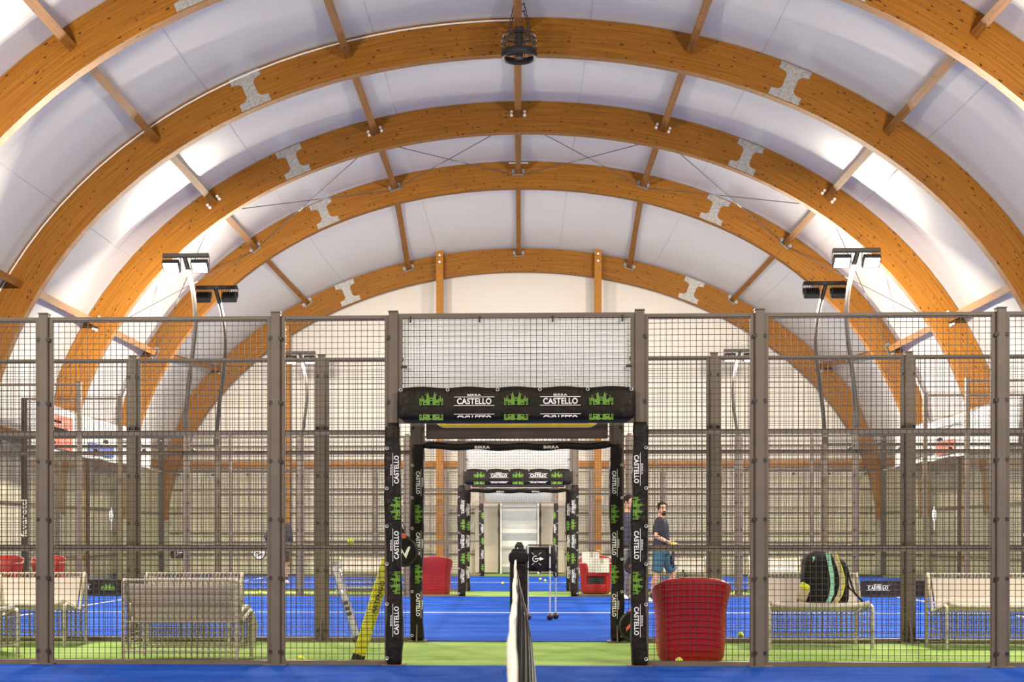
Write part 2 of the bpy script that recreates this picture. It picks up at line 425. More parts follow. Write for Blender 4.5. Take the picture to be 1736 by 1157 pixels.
# ------------------------------------------------------------------ arches
def arch_mesh(inn, out):
    b = MB(); n = len(inn); uvs = []
    arc = [0.0]
    for k in range(1, n): arc.append(arc[-1]+(inn[k]-inn[k-1]).length)
    me = bpy.data.meshes.new('beam'); vs = []; fs = []; fu = []
    for k in range(n):
        for p, y in ((inn[k], -HALFW), (out[k], -HALFW), (out[k], HALFW), (inn[k], HALFW)): vs.append((p.x, y, p.z))
    for k in range(n-1):
        a, c = 4*k, 4*k+4; u0, u1 = arc[k], arc[k+1]
        w0, w1 = (out[k]-inn[k]).length, (out[k+1]-inn[k+1]).length
        fs.append((a, c, c+1, a+1)); fu += [(u0, 0), (u1, 0), (u1, w1), (u0, w0)]
        fs.append((a+1, c+1, c+2, a+2)); fu += [(u0, 1.0), (u1, 1.0), (u1, 1.2), (u0, 1.2)]
        fs.append((a+2, c+2, c+3, a+3)); fu += [(u0, w0+2), (u1, w1+2), (u1, 2), (u0, 2)]
        fs.append((a+3, c+3, c, a)); fu += [(u0, 3.2), (u1, 3.2), (u1, 3.0), (u0, 3.0)]
    e = 4*(n-1); fs.append((0, 1, 2, 3)); fu += [(0, 0), (0, .3), (.2, .3), (.2, 0)]
    fs.append((e+3, e+2, e+1, e)); fu += [(0, 0), (0, .3), (.2, .3), (.2, 0)]
    me.from_pydata(vs, [], fs); uv = me.uv_layers.new(name='UVMap')
    uv.data.foreach_set('uv', [q for p in fu for q in p]); me.materials.append(M['glulam']); me.update(); return me
BEAM = arch_mesh(INM, OUTM); BEAME = arch_mesh(INE, OUTE)
def plate_mesh(n=2):
    # bone-shaped gusset: flanges along both beam edges, narrow web between
    o = [(-.31, -.34), (.31, -.34), (.31, -.20), (.17, -.18), (.12, -.12), (.12, .12), (.17, .18), (.31, .20), (.31, .34), (-.31, .34), (-.31, .20), (-.17, .18), (-.12, .12), (-.12, -.12), (-.17, -.18), (-.31, -.20)]
    b = MB(); b.prism(o, -.012, 0); return b.mesh('steel_plate', M['galv'])
PLATE = plate_mesh()
b = MB()
for z in (-.31, -.25, .25, .31):
    for x in (-.26, -.13, 0, .13, .26): b.cyl((x, -.012, z), (x, -.022, z), .013, 6)
BOLTS = b.mesh('plate_bolts', M['galv'])
def at_x(inn, out, x):
    """mid-depth point and tangent angle of the arch where its centre line passes x"""
    for k in range(len(inn)-1):
        a = (inn[k]+out[k])/2; c = (inn[k+1]+out[k+1])/2
        if a.x <= x <= c.x and c.z > 2.5:
            f = (x-a.x)/(c.x-a.x); p = a.lerp(c, f); d = c-a; return p, math.atan2(d.z, d.x)
arches = []
for i, y in enumerate(ARCH_Y):
    last = i == len(ARCH_Y)-1
    lab = 'orange glued-timber roof arch ' + {9: 'framing the end wall, lowest of the row', 8: 'fourth in view, wire braces end on its brackets', 7: 'third in view, white round bolts beside its purlins', 6: 'second in view, behind the black hanging fan', 5: 'nearest in view, only its flanks in the upper corners'}.get(i, 'over the near court, %s before the nearest one in view' % ['fifth', 'fourth', 'third', 'second', 'first'][i if i < 5 else 4])
    a = empty('timber_arch', (0, y, 0), lab, 'roof arch', 'timber roof arches')
    put('beam', BEAME if last else BEAM, a)
    for sx in (-1, 1):
        p, ang = at_x(INE if last else INM, OUTE if last else OUTM, sx*5.24)
        pl = put('steel_plate', PLATE, a, (p.x, -HALFW, p.z), (0, -ang, 0)); pl['label'] = 'grey galvanised bone-shaped joint plate'
        put('bolt_pattern', BOLTS, pl)['kind'] = 'stuff'
    inn = INE if last else INM; out = OUTE if last else OUTM
    for k in (0, len(inn)-1):
        p = (inn[k]+out[k])/2; b = MB(); b.box((p.x, 0, (p.z)/2-.03), (.16, .22, p.z-.02)); b.box((p.x, 0, p.z-.02), (.34, .26, .04)); b.box((p.x, 0, .012), (.36, .34, .024))
        f_ = b.build('steel_foot', M['galv'], a)
    arches.append(a)
# white conduit clipped along the second arch, left half
b = MB(); pts = []
for k in range(6, len(OUTM)//2+1):
    t = (OUTM[min(k+1, 64)]-OUTM[k-1]).normalized(); nr = Vector((-t.z, 0, t.x)); p = OUTM[k]-nr*.055
    pts.append((p.x, ARCH_Y[6]-HALFW-.018, p.z))
b.tube(pts, .016, 6)
tag(b.build('conduit', M['white_paint'], smooth=True), 'thin white conduit running along the upper edge of the arch behind the fan', 'conduit')
b = MB(); b.tube([(-.26, ARCH_Y[8]-HALFW-.03, 11.16), (.26, ARCH_Y[8]-HALFW-.03, 11.16)], .022, 8)
tag(b.build('edge_strip', M['white_paint'], smooth=True), 'short white strip at the crown of the fourth arch', 'strip')
for sx in (-1, 1):   # white edge strips outside the fourth arch
    b = MB(); pp = [p for p in OUTM if 4.0 < p.z < 5.6 and p.x*sx > 0]
    b.tube([(p.x-sx*.06, ARCH_Y[8]-.14, p.z) for p in pp], .035, 8)
    tag(b.build('edge_strip', M['white_paint'], smooth=True), 'short white strip on the %s flank of the fourth arch, above the fences' % ('left' if sx < 0 else 'right'), 'strip')

# ------------------------------------------------------------------ purlins
def node(i, j):
    """purlin axis point at arch i, purlin j (-3..3)"""
    ux = [0, .349, .742, 1.022][abs(j)]; s_ = 1 if j >= 0 else -1
    if i == 9:
        ex, ez = [(0, .914), (.359, .8695), (.691, .758), (.969, .54)][abs(j)]
        return Vector((s_*ex*U, ARCH_Y[9], ez*U+EYE+.12))
    for k in range(len(INM)-1):
        a, c = INM[k], INM[k+1]
        x = s_*ux*U*.985
        if a.x <= x <= c.x:
            p = a.lerp(c, (x-a.x)/(c.x-a.x)); t = (c-a).normalized(); return Vector((p.x, ARCH_Y[i], p.z))+Vector((-t.z, 0, t.x))*.46
JW = {0: 'along the crown', 1: 'first right of the crown', 2: 'second right of the crown', 3: 'third right of the crown', -1: 'first left of the crown', -2: 'second left of the crown', -3: 'third left of the crown'}
BW = {4: 'before the nearest arch in view', 5: 'between nearest and second arch in view', 6: 'between the second and third arch', 7: 'between the third and fourth arch', 8: 'between the fourth arch and the end arch'}
b = MB(); b.cyl((0, 0, 0), (0, -.03, 0), .034, 10); WBOLT = b.mesh('bolt', M['white_paint'])
b = MB(); b.box((0, -.012, -.02), (.34, .024, .10)); b.box((0, -.05, -.13), (.30, .09, .014)); b.box((-.10, -.06, -.04), (.012, .10, .16)); b.box((.10, -.06, -.04), (.012, .10, .16))
BRACK = b.mesh('bracket', M['galv'])
for i in range(4, 9):
    for j in range(-3, 4):
        A, B = node(i, j), node(i+1, j)
        th = math.atan2(A.x, A.z-EYE) if j else 0
        up = Vector((math.sin(th), 0, math.cos(th)))
        A2 = Vector((A.x, A.y+HALFW, A.z)); B2 = Vector((B.x, B.y-HALFW, B.z))
        ce = (A2+B2)/2
        b = MB(); b.bar(A2-ce, B2-ce, .15 if i < 8 else .13, .24 if i < 8 else .20, up)
        r = b.build('roof_purlin', M['purlin'], loc=ce)
        tag(r, 'timber roof purlin %s, %s' % (JW[j], BW[i]), 'purlin', 'timber roof purlins')
        rot = (0, th, 0)
        if i == 6: 
            sd = Vector((up.z, 0, -up.x))
            for bx in (-.15, .15):
                for bz in (-.08, .0):
                    q = put('bolt', WBOLT, r, B2-ce+sd*bx+up*bz, rot); q['label'] = 'white round bolt head'
        if i in (7, 8):
            q = put('bracket', BRACK, r, B2-ce, rot); q['label'] = 'grey galvanised end bracket'
# crossed wire braces in the bay between third and fourth arch
for j0, j1 in ((0, 1), (1, 2), (2, 3)):
    for sx in (-1, 1):
        for (a, c) in ((j0, j1), (j1, j0)):
            P0 = node(8, sx*a)+Vector((0, -HALFW-.05, -.12)); P1 = node(7, sx*c)+Vector((0, HALFW+.02, -.20))
            if a == 0: P0.x += sx*.14
            if c == 0: P1.x += sx*.14
            ce = P0.lerp(P1, .5); e = empty('brace_cable', ce, 'thin roof brace, fourth arch %s to third arch %s, %s half' % (
                ['crown', 'first purlin', 'second purlin', 'third purlin'][a], ['crown', 'first purlin', 'second purlin', 'third purlin'][c], 'left' if sx < 0 else 'right'), 'brace', 'crossed roof braces')
            b = MB(); b.tube([P0-ce, P1-ce], .011, 6); b.build('cable', M['cable'], e)
            q = P0.lerp(P1, .42)-ce; d = (P1-P0).normalized(); b = MB(); b.tube([q-d*.14, q-d*.10, q+d*.10, q+d*.14], [.012, .024, .024, .012], 8); b.build('turnbuckle', M['galv'], e)

# end-wall timber columns bolted to the last arch
for x, zt, w_ in ((-2.40, 10.05, 'left of the door, taller one'), (2.40, 10.05, 'right of the door, taller one'), (-7.10, 7.6, 'far left on the end wall, shorter one'), (7.10, 7.6, 'far right on the end wall, shorter one')):
    yy = 38.20
    c = empty('timber_column', (x, yy, 0), 'orange timber column %s, bolted to the end arch' % w_, 'column', 'end wall columns')
    b = MB(); b.box((0, 0, zt/2), (.21, .24, zt)); b.build('shaft', M['post_wood'], c)
    for dz in (.15, .36, .57): put('bolt', WBOLT, c, (0, -.115, zt-dz))
    b = MB(); b.box((0, 0, .1), (.26, .30, .2)); b.build('steel_shoe', M['galv'], c)

# ------------------------------------------------------------------ lettering and emblem meshes
def text_mesh(body, width, height, m, bold=.012, flip=False, cut=None, name='lettering'):
    cu = bpy.data.curves.new('txt', 'FONT'); cu.body = body; cu.size = 1.0; cu.offset = bold; cu.resolution_u = 4
    cu.align_x = 'CENTER'; cu.space_character = 1.06
    o = bpy.data.objects.new('txt', cu); COL.objects.link(o); bpy.context.view_layer.update()
    me = bpy.data.meshes.new_from_object(o.evaluated_get(bpy.context.evaluated_depsgraph_get()))
    bpy.data.objects.remove(o); bpy.data.curves.remove(cu)
    xs = [v.co.x for v in me.vertices]; ys = [v.co.y for v in me.vertices]
    x0, x1, y0, y1 = min(xs), max(xs), min(ys), max(ys)
    for v in me.vertices:
        X = ((v.co.x-x0)/(x1-x0)-.5)*width; Z = ((v.co.y-y0)/(y1-y0)-.5)*height
        v.co = (X, 0, Z)
    me.name = name; me.materials.clear(); me.materials.append(m)
    return me
def join_meshes(name, parts, m):
    bm = bmesh.new()
    for me, mtx in parts:
        k = len(bm.verts); bm.from_mesh(me)
        for v in list(bm.verts)[k:]: v.co = mtx @ v.co
    r = bpy.data.meshes.new(name); bm.to_mesh(r); bm.free(); r.materials.append(m); return r
def T(x, y, z): return Matrix.Translation((x, y, z))
CAST = text_mesh('CASTELLO', .29, .052, M['white'], .032); BIRRA = text_mesh('BIRRA', .115, .017, M['white'], .022)
rule = MB().rect(-.17, -.0025, .17, .0025).mesh('rule', M['white'])
LOGO = join_meshes('lettering', [(CAST, T(0, 0, 0)), (BIRRA, T(0, 0, .052)), (rule, T(0, 0, .036)), (rule, T(0, 0, -.036))], M['white'])
LOGO_SIDE = join_meshes('lettering', [(CAST, T(0, 0, -.012)), (BIRRA, T(0, 0, .046)), (rule, T(0, 0, .027))], M['white'])
def castle():
    b = MB(); R = b.rect
    def tower(x, s_):
        pass
    for s_ in (-1, 1):
        def rr(x0, z0, x1, z1): R(min(s_*x0, s_*x1), z0, max(s_*x0, s_*x1), z1)
        rr(.50, 0, .47, .25); rr(.41, 0, .44, .25); rr(.31, 0, .35, .25); rr(.35, .16, .47, .25)          # outer block with two windows left open
        rr(.44, .0, .47, .03)
        for x in (.48, .40, .33): rr(x+.02, .25, x-.03, .30)
        R(min(s_*.40, s_*.37), .30, max(s_*.40, s_*.37), .40); b.poly([(s_*.40, 0, .40), (s_*.40, 0, .345), (s_*.31, 0, .372)][::s_])
        rr(.31, 0, .20, .05); rr(.31, .09, .20, .21); rr(.29, .21, .26, .25); rr(.23, .21, .20, .25)        # curtain wall
        rr(.20, 0, .09, .34); rr(.21, .34, .08, .38)                                                        # main tower
        b.poly([(s_*.20, 0, .38), (s_*.09, 0, .38), (s_*.145, 0, .56)][::-s_])
        b.poly([(s_*.27, 0, .44), (s_*.20, 0, .47), (s_*.20, 0, .42)][::s_])
        rr(.09, .13, .055, .30); rr(.09, 0, .055, .13); rr(.055, .17, 0, .22); rr(.055, .26, 0, .30)
        rr(.07, .30, .035, .34)
    R(-.012, .30, .012, .34); R(-.012, .0, .012, .05)
    return b
def scaled(b, s_, x=0, z=0):
    c = MB(); c.v = [(p[0]*s_+x, p[1], p[2]*s_+z) for p in b.v]; c.f = b.f; return c
CASTLE = scaled(castle(), .20, 0, -.05).mesh('castle_emblem', M['green_print'])
def lower_half(me, zcut, name, m):      # mirrored print that disappears under the fold
    bm = bmesh.new(); bm.from_mesh(me)
    for v in bm.verts: v.co.z = -v.co.z
    bmesh.ops.reverse_faces(bm, faces=bm.faces[:])
    bmesh.ops.bisect_plane(bm, geom=bm.verts[:]+bm.edges[:]+bm.faces[:], plane_co=(0, 0, zcut), plane_no=(0, 0, -1), clear_outer=True)
    r = bpy.data.meshes.new(name); bm.to_mesh(r); bm.free(); r.materials.append(m); return r
LOGO_FOLD = lower_half(LOGO, .008, 'lettering', M['white']); CASTLE_FOLD = lower_half(CASTLE, .0, 'castle_emblem', M['green_print'])
BIRRA_SMALL = text_mesh('BIRRA', .16, .03, M['white'], .03)

# ------------------------------------------------------------------ court fences
def mesh_panel(x0, x1, z0, z1, y=0.0, pitch=.05, w_=.0044):
    b = MB(); n = max(1, round((x1-x0)/pitch)); k = max(1, round((z1-z0)/pitch))
    for i in range(n+1):
        x = x0+(x1-x0)*i/n; b.wire((x, y, z0), (x, y, z1), w_)
    for j in range(k+1):
        z = z0+(z1-z0)*j/k; b.wire((x0, y-w_, z), (x1, y-w_, z), w_)
    return b
FN = {0: 'nearest the camera', 1: 'second one, across the green walkway', 2: 'third one, behind the middle blue court', 3: 'fourth one, across the second walkway', 4: 'farthest one, before the end door'}
def court_fence(idx, yf, out):
    """out: -1 when the court lies on the camera's side of the fence, +1 when beyond it"""
    f = empty('court_fence', (0, yf, 0), 'tall taupe court fence of wire mesh, %s' % FN[idx], 'fence', 'court fences')
    P1, P2, P3, P4, P5, P6 = 1.045, 2.055, 4.065, 6.21, 8.22, 10.22
    def post(x, h):
        b = MB(); b.rbox((x, 0, h/2), (.08, .08, h), .008, n=1); b.box((x, 0, .008), (.20, .16, .016)); b.box((x, 0, h+.004), (.086, .086, .010))
        b.add([(x-.006, -out*.04, .01), (x+.006, -out*.04, .01), (x+.006, -out*.14, .01), (x-.006, -out*.14, .01), (x-.006, -out*.04, .26), (x+.006, -out*.04, .26)],
              [(0, 1, 2, 3), (0, 4, 5, 1), (2, 5, 4, 3), (0, 3, 4), (1, 5, 2)])
        b.build('post', M['steel'], f)
    for sx in (-1, 1):
        post(sx*P1, 3.02); post(sx*P2, 3.02); post(sx*P3, 3.02); post(sx*P4, 3.02); post(sx*P5, 4.02)
        o_ = MB(); o_.rbox((sx*P6, 0, 2.0), (.13, .10, 4.0), .01, n=1); o_.box((sx*P6, 0, .01), (.26, .22, .02)); cp = o_.build('post', M['frame_dark'], f)
        if idx == 3:
            fav = text_mesh('favaretti', .78, .12, M['white'], .02)
            q = put('lettering', fav, cp, (sx*P6, -.0515, 1.50), (0, -PI/2, 0)); q['label'] = 'white lowercase lettering reading favaretti'
        # mesh panels with their angle frames and rails
        for (a, c) in ((P1, P2), (P2, P3), (P3, P4)):
            x0, x1 = sorted((sx*a, sx*c)); x0 += .04; x1 -= .04
            mesh_panel(x0+.035, x1-.035, .05, 2.965, -.0).build('mesh_panel', M['wire'], f)['kind'] = 'stuff'
            for x in (x0+.018, x1-.018):
                b = MB(); b.box((x, .012, 1.5), (.034, .035, 2.97)); b.build('panel_stile', M['steel'], f)
            for z in (.022, 1.0, 1.995, 2.975):
                b = MB(); b.box(((x0+x1)/2, .02, z), (x1-x0, .036, .042)); b.build('rail', M['steel'], f)
            b = MB()
            for z in (.12, .75, 1.25, 1.75, 2.25, 2.8):
                for x in (x0, x1): b.box((x, -.03, z), (.03, .025, .03))
            b.build('clip', M['frame_dark'], f)['kind'] = 'stuff'
        # glass bays at the court ends
        for (a, c, h) in ((P4, P5, 3.0), (P5, P6, 3.0)):
            x0, x1 = sorted((sx*a, sx*c)); x0 += .05; x1 -= .05
            b = MB(); b.box(((x0+x1)/2, 0, 1.52), (x1-x0, .012, 2.9)); g = b.build('glass_pane', M['glass'], f); g['label'] = 'clear glass pane'
            for zr, hr in ((2.99, .06), (.035, .07)):
                b = MB(); b.box(((x0+x1)/2, .0, zr), (x1-x0, .06, hr)); b.build('rail', M['frame_dark'], f)
            b = MB()
            for x in (x0+.45, x1-.45): b.cyl((x, -.03, 2.9), (x, .03, 2.9), .04, 10)
            b.build('glass_clamp', M['frame_dark'], g)
            if c == P6:
                mesh_panel(x0, x1, 3.04, 3.96).build('mesh_panel', M['wire'], f)['kind'] = 'stuff'
                b = MB(); b.box(((x0+x1)/2, 0, 3.98), (x1-x0, .04, .04)); b.build('rail', M['steel'], f)
    # open gateway with a mesh header
    b = MB(); b.box((0, .0, 2.09), (2*P1-.08, .04, .04)); b.box((0, .0, 2.985), (2*P1-.08, .04, .04))
    for sx in (-1, 1): b.box((sx*(P1-.058), .0, 2.54), (.034, .035, .90))
    b.build('gate_header_frame', M['steel'], f)
    mesh_panel(-P1+.075, P1-.075, 2.11, 2.965).build('mesh_panel', M['wire'], f)['kind'] = 'stuff'
    return f
fences = [court_fence(i, y, -1 if i % 2 == 0 else 1) for i, y in enumerate(F)]

# end walls of the courts (glass below, mesh above)
def end_wall(sx, ya, yb, name):
    xw = sx*10.22; f = empty('court_end_wall', (xw, ya, 0), 'glass back wall with mesh top at the %s end of the %s court' % ('left' if sx < 0 else 'right', name), 'glass wall', 'glass court end walls')
    L_ = yb-ya; n = 5; st = L_/n
    for k in range(n):
        y0, y1 = k*st+.07, (k+1)*st-.03
        b = MB(); b.box((0, (y0+y1)/2, 1.52), (.012, y1-y0, 2.9)); g = b.build('glass_pane', M['glass'], f)
        b = MB()
        for j in range(int((y1-y0)/.1)+1): b.wire((0, y0+j*.1, 3.03), (0, y0+j*.1, 3.97), .006)
        for j in range(20): b.wire((.004, y0, 3.03+.05*j), (.004, y1, 3.03+.05*j), .006)
        b.build('mesh_panel', M['wire'], f)['kind'] = 'stuff'
        if k:
            b = MB(); b.box((sx*.05, k*st, 2.0), (.08, .08, 4.0)); b.box((sx*.05, k*st, .01), (.2, .2, .02)); b.build('post', M['frame_dark'], f)
    for z in (.03, 3.0, 3.98):
        b = MB(); b.box((0, L_/2, z), (.05, L_-.12, .05)); b.build('rail', M['steel'], f)
    return f
for sx in (-1, 1):
    end_wall(sx, F[1], F[2], 'middle'); end_wall(sx, F[3], F[4], 'far')
# advertising banners tied to the end walls of the far court
def side_banner(sx):
    side = 'left' if sx < 0 else 'right'
    e = empty('advert_banner', (sx*10.14, F[3]+.15, 3.0), 'long white printed banner tied along the %s end wall of the far court' % side, 'banner')
    b = MB(); n = 40; rings = []
    for k in range(n+1):
        y = 8.4*k/n; d = .012*math.sin(k*1.3)
        rings.append([(d, y, 0+.02*math.sin(k*.7)), (d+.02*math.sin(k), y, .5), (d, y, .95+.015*math.sin(k*.9)), (d-sx*-.006, y, .5)])
    b.loft(rings); b.build('sheet', M['white_sheet'], e)
    def patch(y0, y1, z0, z1, m, nm='print'):
        b = MB(); b.box((-sx*.045, (y0+y1)/2, (z0+z1)/2), (.004, y1-y0, z1-z0)); return b.build(nm, m, e)
    if sx < 0:
        patch(.45, 2.3, .06, .80, M['adred']); patch(.7, 2.0, .38, .52, M['white']); patch(.6, 1.6, .62, .68, M['white']); patch(3.4, 5.2, .10, .36, M['adblue']); patch(5.6, 7.6, .55, .62, M['cable'])
    else:
        patch(3.2, 6.0, .72, .75, M['cable']); patch(.6, 2.2, .40, .43, M['cable']); patch(3.6, 4.9, .08, .40, M['adred']); patch(5.2, 7.0, .15, .30, M['cable'])
for sx in (-1, 1): side_banner(sx)

# padded sleeves round the gate posts
def pad_mesh(wd, dp, h, seed):
    rings = []; n = 20; K = 46; base = []
    for k in range(n):
        a = 2*PI*k/n; c, s_ = math.cos(a), math.sin(a)
        base.append((math.copysign(abs(c)**.55, c)*wd/2, math.copysign(abs(s_)**.55, s_)*dp/2))
    for j in range(K+1):
        z = h*j/K; nz_ = []
        sc_ = .90 if j in (0, K) else 1.0
        bulge = 1+.07*math.sin(z*5.2+seed)
        off = .010*math.sin(z*2.3+seed*1.7)
        for x, y in base:
            d = 1+.13*noise.noise(Vector((x*9+seed, y*9, z*7)))+.05*noise.noise(Vector((x*20, y*20+seed, z*26)))
            nz_.append((x*sc_*bulge*d+off, y*sc_*(1+.05*noise.noise(Vector((x*12, z*9, seed))))+.0, z))
        rings.append(nz_)
    b = MB(); b.loft(rings); return b.mesh('sleeve', M['black_vinyl'], 'all')
PADS = [pad_mesh(.135, .14, 2.06, q) for q in (0.3, 1.9)]
b = MB()
ring = []
for k in range(12): ring.append((math.cos(2*PI*k/12), math.sin(2*PI*k/12)))
b.loft([[(x*.016, -.004, z*.016) for x, z in ring], [(x*.014, -.007, z*.014) for x, z in ring], [(x*.008, -.004, z*.008) for x, z in ring]], caps=False)
GROM = b.mesh('eyelet', M['alu'])
ORDN = ['nearest fence', 'second fence', 'third fence', 'fourth fence', 'farthest fence']
for i, yf in enumerate(F):
    for sx in (-1, 1):
        facing = -1
        e = empty('post_padding', (sx*1.045, yf, .012), 'black padded sleeve with CASTELLO print, %s gate post of the %s' % ('left' if sx < 0 else 'right', ORDN[i]), 'padding', 'black padded post sleeves')
        put('sleeve', PADS[(i+(sx > 0)) % 2], e)
        rz = PI/2 if (sx > 0 or i == 1) else -PI/2
        yy = -.0835
        xo = -sx*.022
        seq = [('L', 1.66), ('C', 1.33), ('L', 1.02), ('C', .70), ('L', .38)]
        if i == 4: seq = [('C', 1.72), ('L', 1.35), ('C', 1.0), ('L', .62), ('C', .25)]
        for t_, z in seq:
            q = put('lettering' if t_ == 'L' else 'castle_emblem', LOGO_SIDE if t_ == 'L' else CASTLE, e, (xo, yy, z), (0, rz, 0))
            q.scale = (.95, 1, .80) if t_ == 'C' else (.82, 1, .80)
        for z in (.06, .52, .86, 1.18, 1.50, 1.84):
            put('eyelet', GROM, e, (sx*.048, yy-.002, z))
        b = MB(); b.box((sx*.03, .02, .03), (.18, .10, .012)); 
# header banners
def header_banner(yf, idx):
    W_, H_ = 1.975, .27
    e = empty('header_banner', (0, yf-.085, 2.095), 'black BIRRA CASTELLO banner with green castles over the gate of the %s' % ORDN[idx], 'banner', 'black gate banners')
    b = MB(); n = 60; rings = []
    for k in range(n+1):
        x = -W_/2+W_*k/n; q = .006*noise.noise(Vector((x*5, 1, 0))); e0 = .012 if k in (0, n) else 0
        dz = .006*math.cos(x*2*PI*2.5)
        rings.append([(x, -.030+q, e0+.0), (x, -.042+q*1.5, .03), (x, -.036+q*2, .13), (x, -.030+q, .22), (x, -.022+q*.5, H_+dz-e0),
                      (x, .030, H_+dz-e0), (x, .052, .13), (x, .030, e0)])
    b.loft(rings); b.build('sheet', M['black_vinyl'], e, 'all')
    y = -.0545
    for x in (-.714, 0, .714): put('castle_emblem', CASTLE, e, (x, y, .165))
    for x in (-.352, .372): put('lettering', LOGO, e, (x, y, .148))
    for x in (-.714, 0, .714): put('castle_emblem', CASTLE_FOLD, e, (x, y-.002, -.012))
    for x in (-.352, .372): put('lettering', LOGO_FOLD, e, (x, y-.002, .003))
    for x in (-.97, -.575, -.155, .20, .60, .965): 
        g = put('eyelet', GROM, e, (x, y-.002, .245))
    return e
for i in (0, 2): header_banner(F[i], i)
for i in (0, 2, 4):     # white sheets behind the gate headers
    e = empty('header_sheet', (0, F[i]+.03, 2.10), 'white plastic sheet behind the mesh over the gate of the %s' % ORDN[i], 'sheet', 'white gate sheets')
    b = MB(); n = 24; rings = []
    for k in range(n+1):
        x = -.965+1.93*k/n; d = .008*math.sin(k*.8)
        rings.append([(x, d, .02), (x, d+.004, .45), (x, d, .868), (x, d+.006, .868), (x, d+.010, .45), (x, d+.006, .02)])
    b.loft(rings); b.build('sheet', M['white_sheet'], e, 'all')
    b = MB()
    for x in (-.90, -.31, .31, .90): b.box((x, -.045, .855), (.014, .03, .05))
    for sx in (-1, 1): b.box((sx*.955, -.045, .45), (.05, .03, .016))
    b.build('cable_tie', M['frame_dark'], e)['kind'] = 'stuff'
for i in (1, 3):        # brown board and black roll over the inner gates
    e = empty('header_board', (0, F[i]-.05, 2.09), 'brown banner with yellow rounded frame line above the gate of the %s' % ORDN[i], 'banner', 'brown gate boards')
    b = MB(); b.rbox((0, 0, .45), (1.90, .03, .82), .012); b.build('sheet', M['brown_vinyl'], e)
    def round_frame(hw, z0, z1, r, t, y, m, nm):
        def outl(d):
            pts = []
            for (cx, cz, a0) in ((hw-r, z0+r, -PI/2), (hw-r, z1-r, 0), (-hw+r, z1-r, PI/2), (-hw+r, z0+r, PI)):
                for q in range(7):
                    a = a0+PI/2*q/6; pts.append((cx+(r-d)*math.cos(a), y, cz+(r-d)*math.sin(a)))
            return pts
        b = MB(); A, B = outl(0), outl(t); n = len(A)
        b.add(A+B, [(k, (k+1) % n, n+(k+1) % n, n+k) for k in range(n)]); b.build(nm, m, e)
    round_frame(.87, .155, .80, .13, .042, -.0175, M['white'], 'white_line')
    round_frame(.868, .163, .792, .126, .032, -.0185, M['yellow'], 'yellow_line')
    r = empty('header_padding', (0, F[i]-.02, 2.03), 'black padded roll under the gate header of the %s' % ORDN[i], 'padding', 'black header rolls')
    b = MB(); pts = [(-.985+1.97*k/30, 0, .03+.008*math.sin(k*.9)-.012*math.sin(PI*k/30)) for k in range(31)]
    b.tube(pts, [.022 if k in (0, 30) else .036 for k in range(31)], 10); b.build('roll', M['black_vinyl'], r, 'all')
    for x in (-.36, .36): put('lettering', BIRRA_SMALL, r, (x, -.042, .012))

# ------------------------------------------------------------------ floodlights
def floodlight(sx, yf, dirn, label, power):
    e = empty('floodlight', (sx*6.21, yf, 3.20 if dirn > 0 else 3.32), label, 'floodlight', 'court floodlights')
    b = MB(); pts = []
    for k in range(15):
        f = k/14; z = 3.02*f; pts.append((-sx*(.17*math.sin(PI*f)-.05*math.sin(2*PI*f))*1.0+sx*.02*f, .0, z))
    b.tube(pts, .042, 10); b.build('pole', M['frame_dark'], e, True)
    b = MB(); b.box((0, 0, -.04), (.10, .10, .30)); b.build('socket', M['frame_dark'], e)
    b = MB(); b.rbox((0, 0, 3.06), (.86, .09, .075), .01); b.build('crossbar', M['frame_dark'], e)
    for hx in (-.27, .27):
        tilt = math.radians(43)
        R = Matrix.Rotation(0 if dirn < 0 else PI, 3, 'Z') @ Matrix.Rotation(tilt, 3, 'X')
        b = MB(); b.rbox((hx, 0, 2.86), (.32, .11, .24), .02, R)
        for q in range(8): b.box(Vector((hx, 0, 2.86))+R @ Vector((-.13+.037*q, .075, 0)), (.008, .06, .20), R)
        h = b.build('lamp_head', M['frame_dark'], e)
        b = MB(); b.box(Vector((hx, 0, 2.86))+R @ Vector((0, -.058, 0)), (.27, .006, .19), R); b.build('lens', M['lens'], h)
        b = MB(); b.box((hx-.17, 0, 2.95), (.012, .03, .20)); b.box((hx+.17, 0, 2.95), (.012, .03, .20)); b.build('bracket', M['steel'], e)
        ld = bpy.data.lights.new('flood_light', 'AREA'); ld.shape = 'RECTANGLE'; ld.size = .26; ld.size_y = .18; ld.energy = LAMP_W*power; ld.color = LAMP_COL
        lo = bpy.data.objects.new('flood_light', ld); COL.objects.link(lo); lo.parent = e
        lo.location = Vector((hx, 0, 2.86))+R @ Vector((0, -.07, 0)); lo.rotation_euler = (R @ Matrix.Rotation(-PI/2, 3, 'X')).to_euler()
for i, yf in enumerate(F):
    for sx in (-1, 1):
        d = -1 if i % 2 == 0 else 1
        floodlight(sx, yf, d, 'twin floodlight on a bowed pole, %s end of the %s, %s' % ('left' if sx < 0 else 'right', ORDN[i], 'lit' if d < 0 else 'back to the camera'), .30 if i == 0 else 1.0)
for sx in (-1, 1):
    floodlight(sx, .55, 1, 'twin floodlight on a bowed pole behind the camera, %s side' % ('left' if sx < 0 else 'right'), .60)

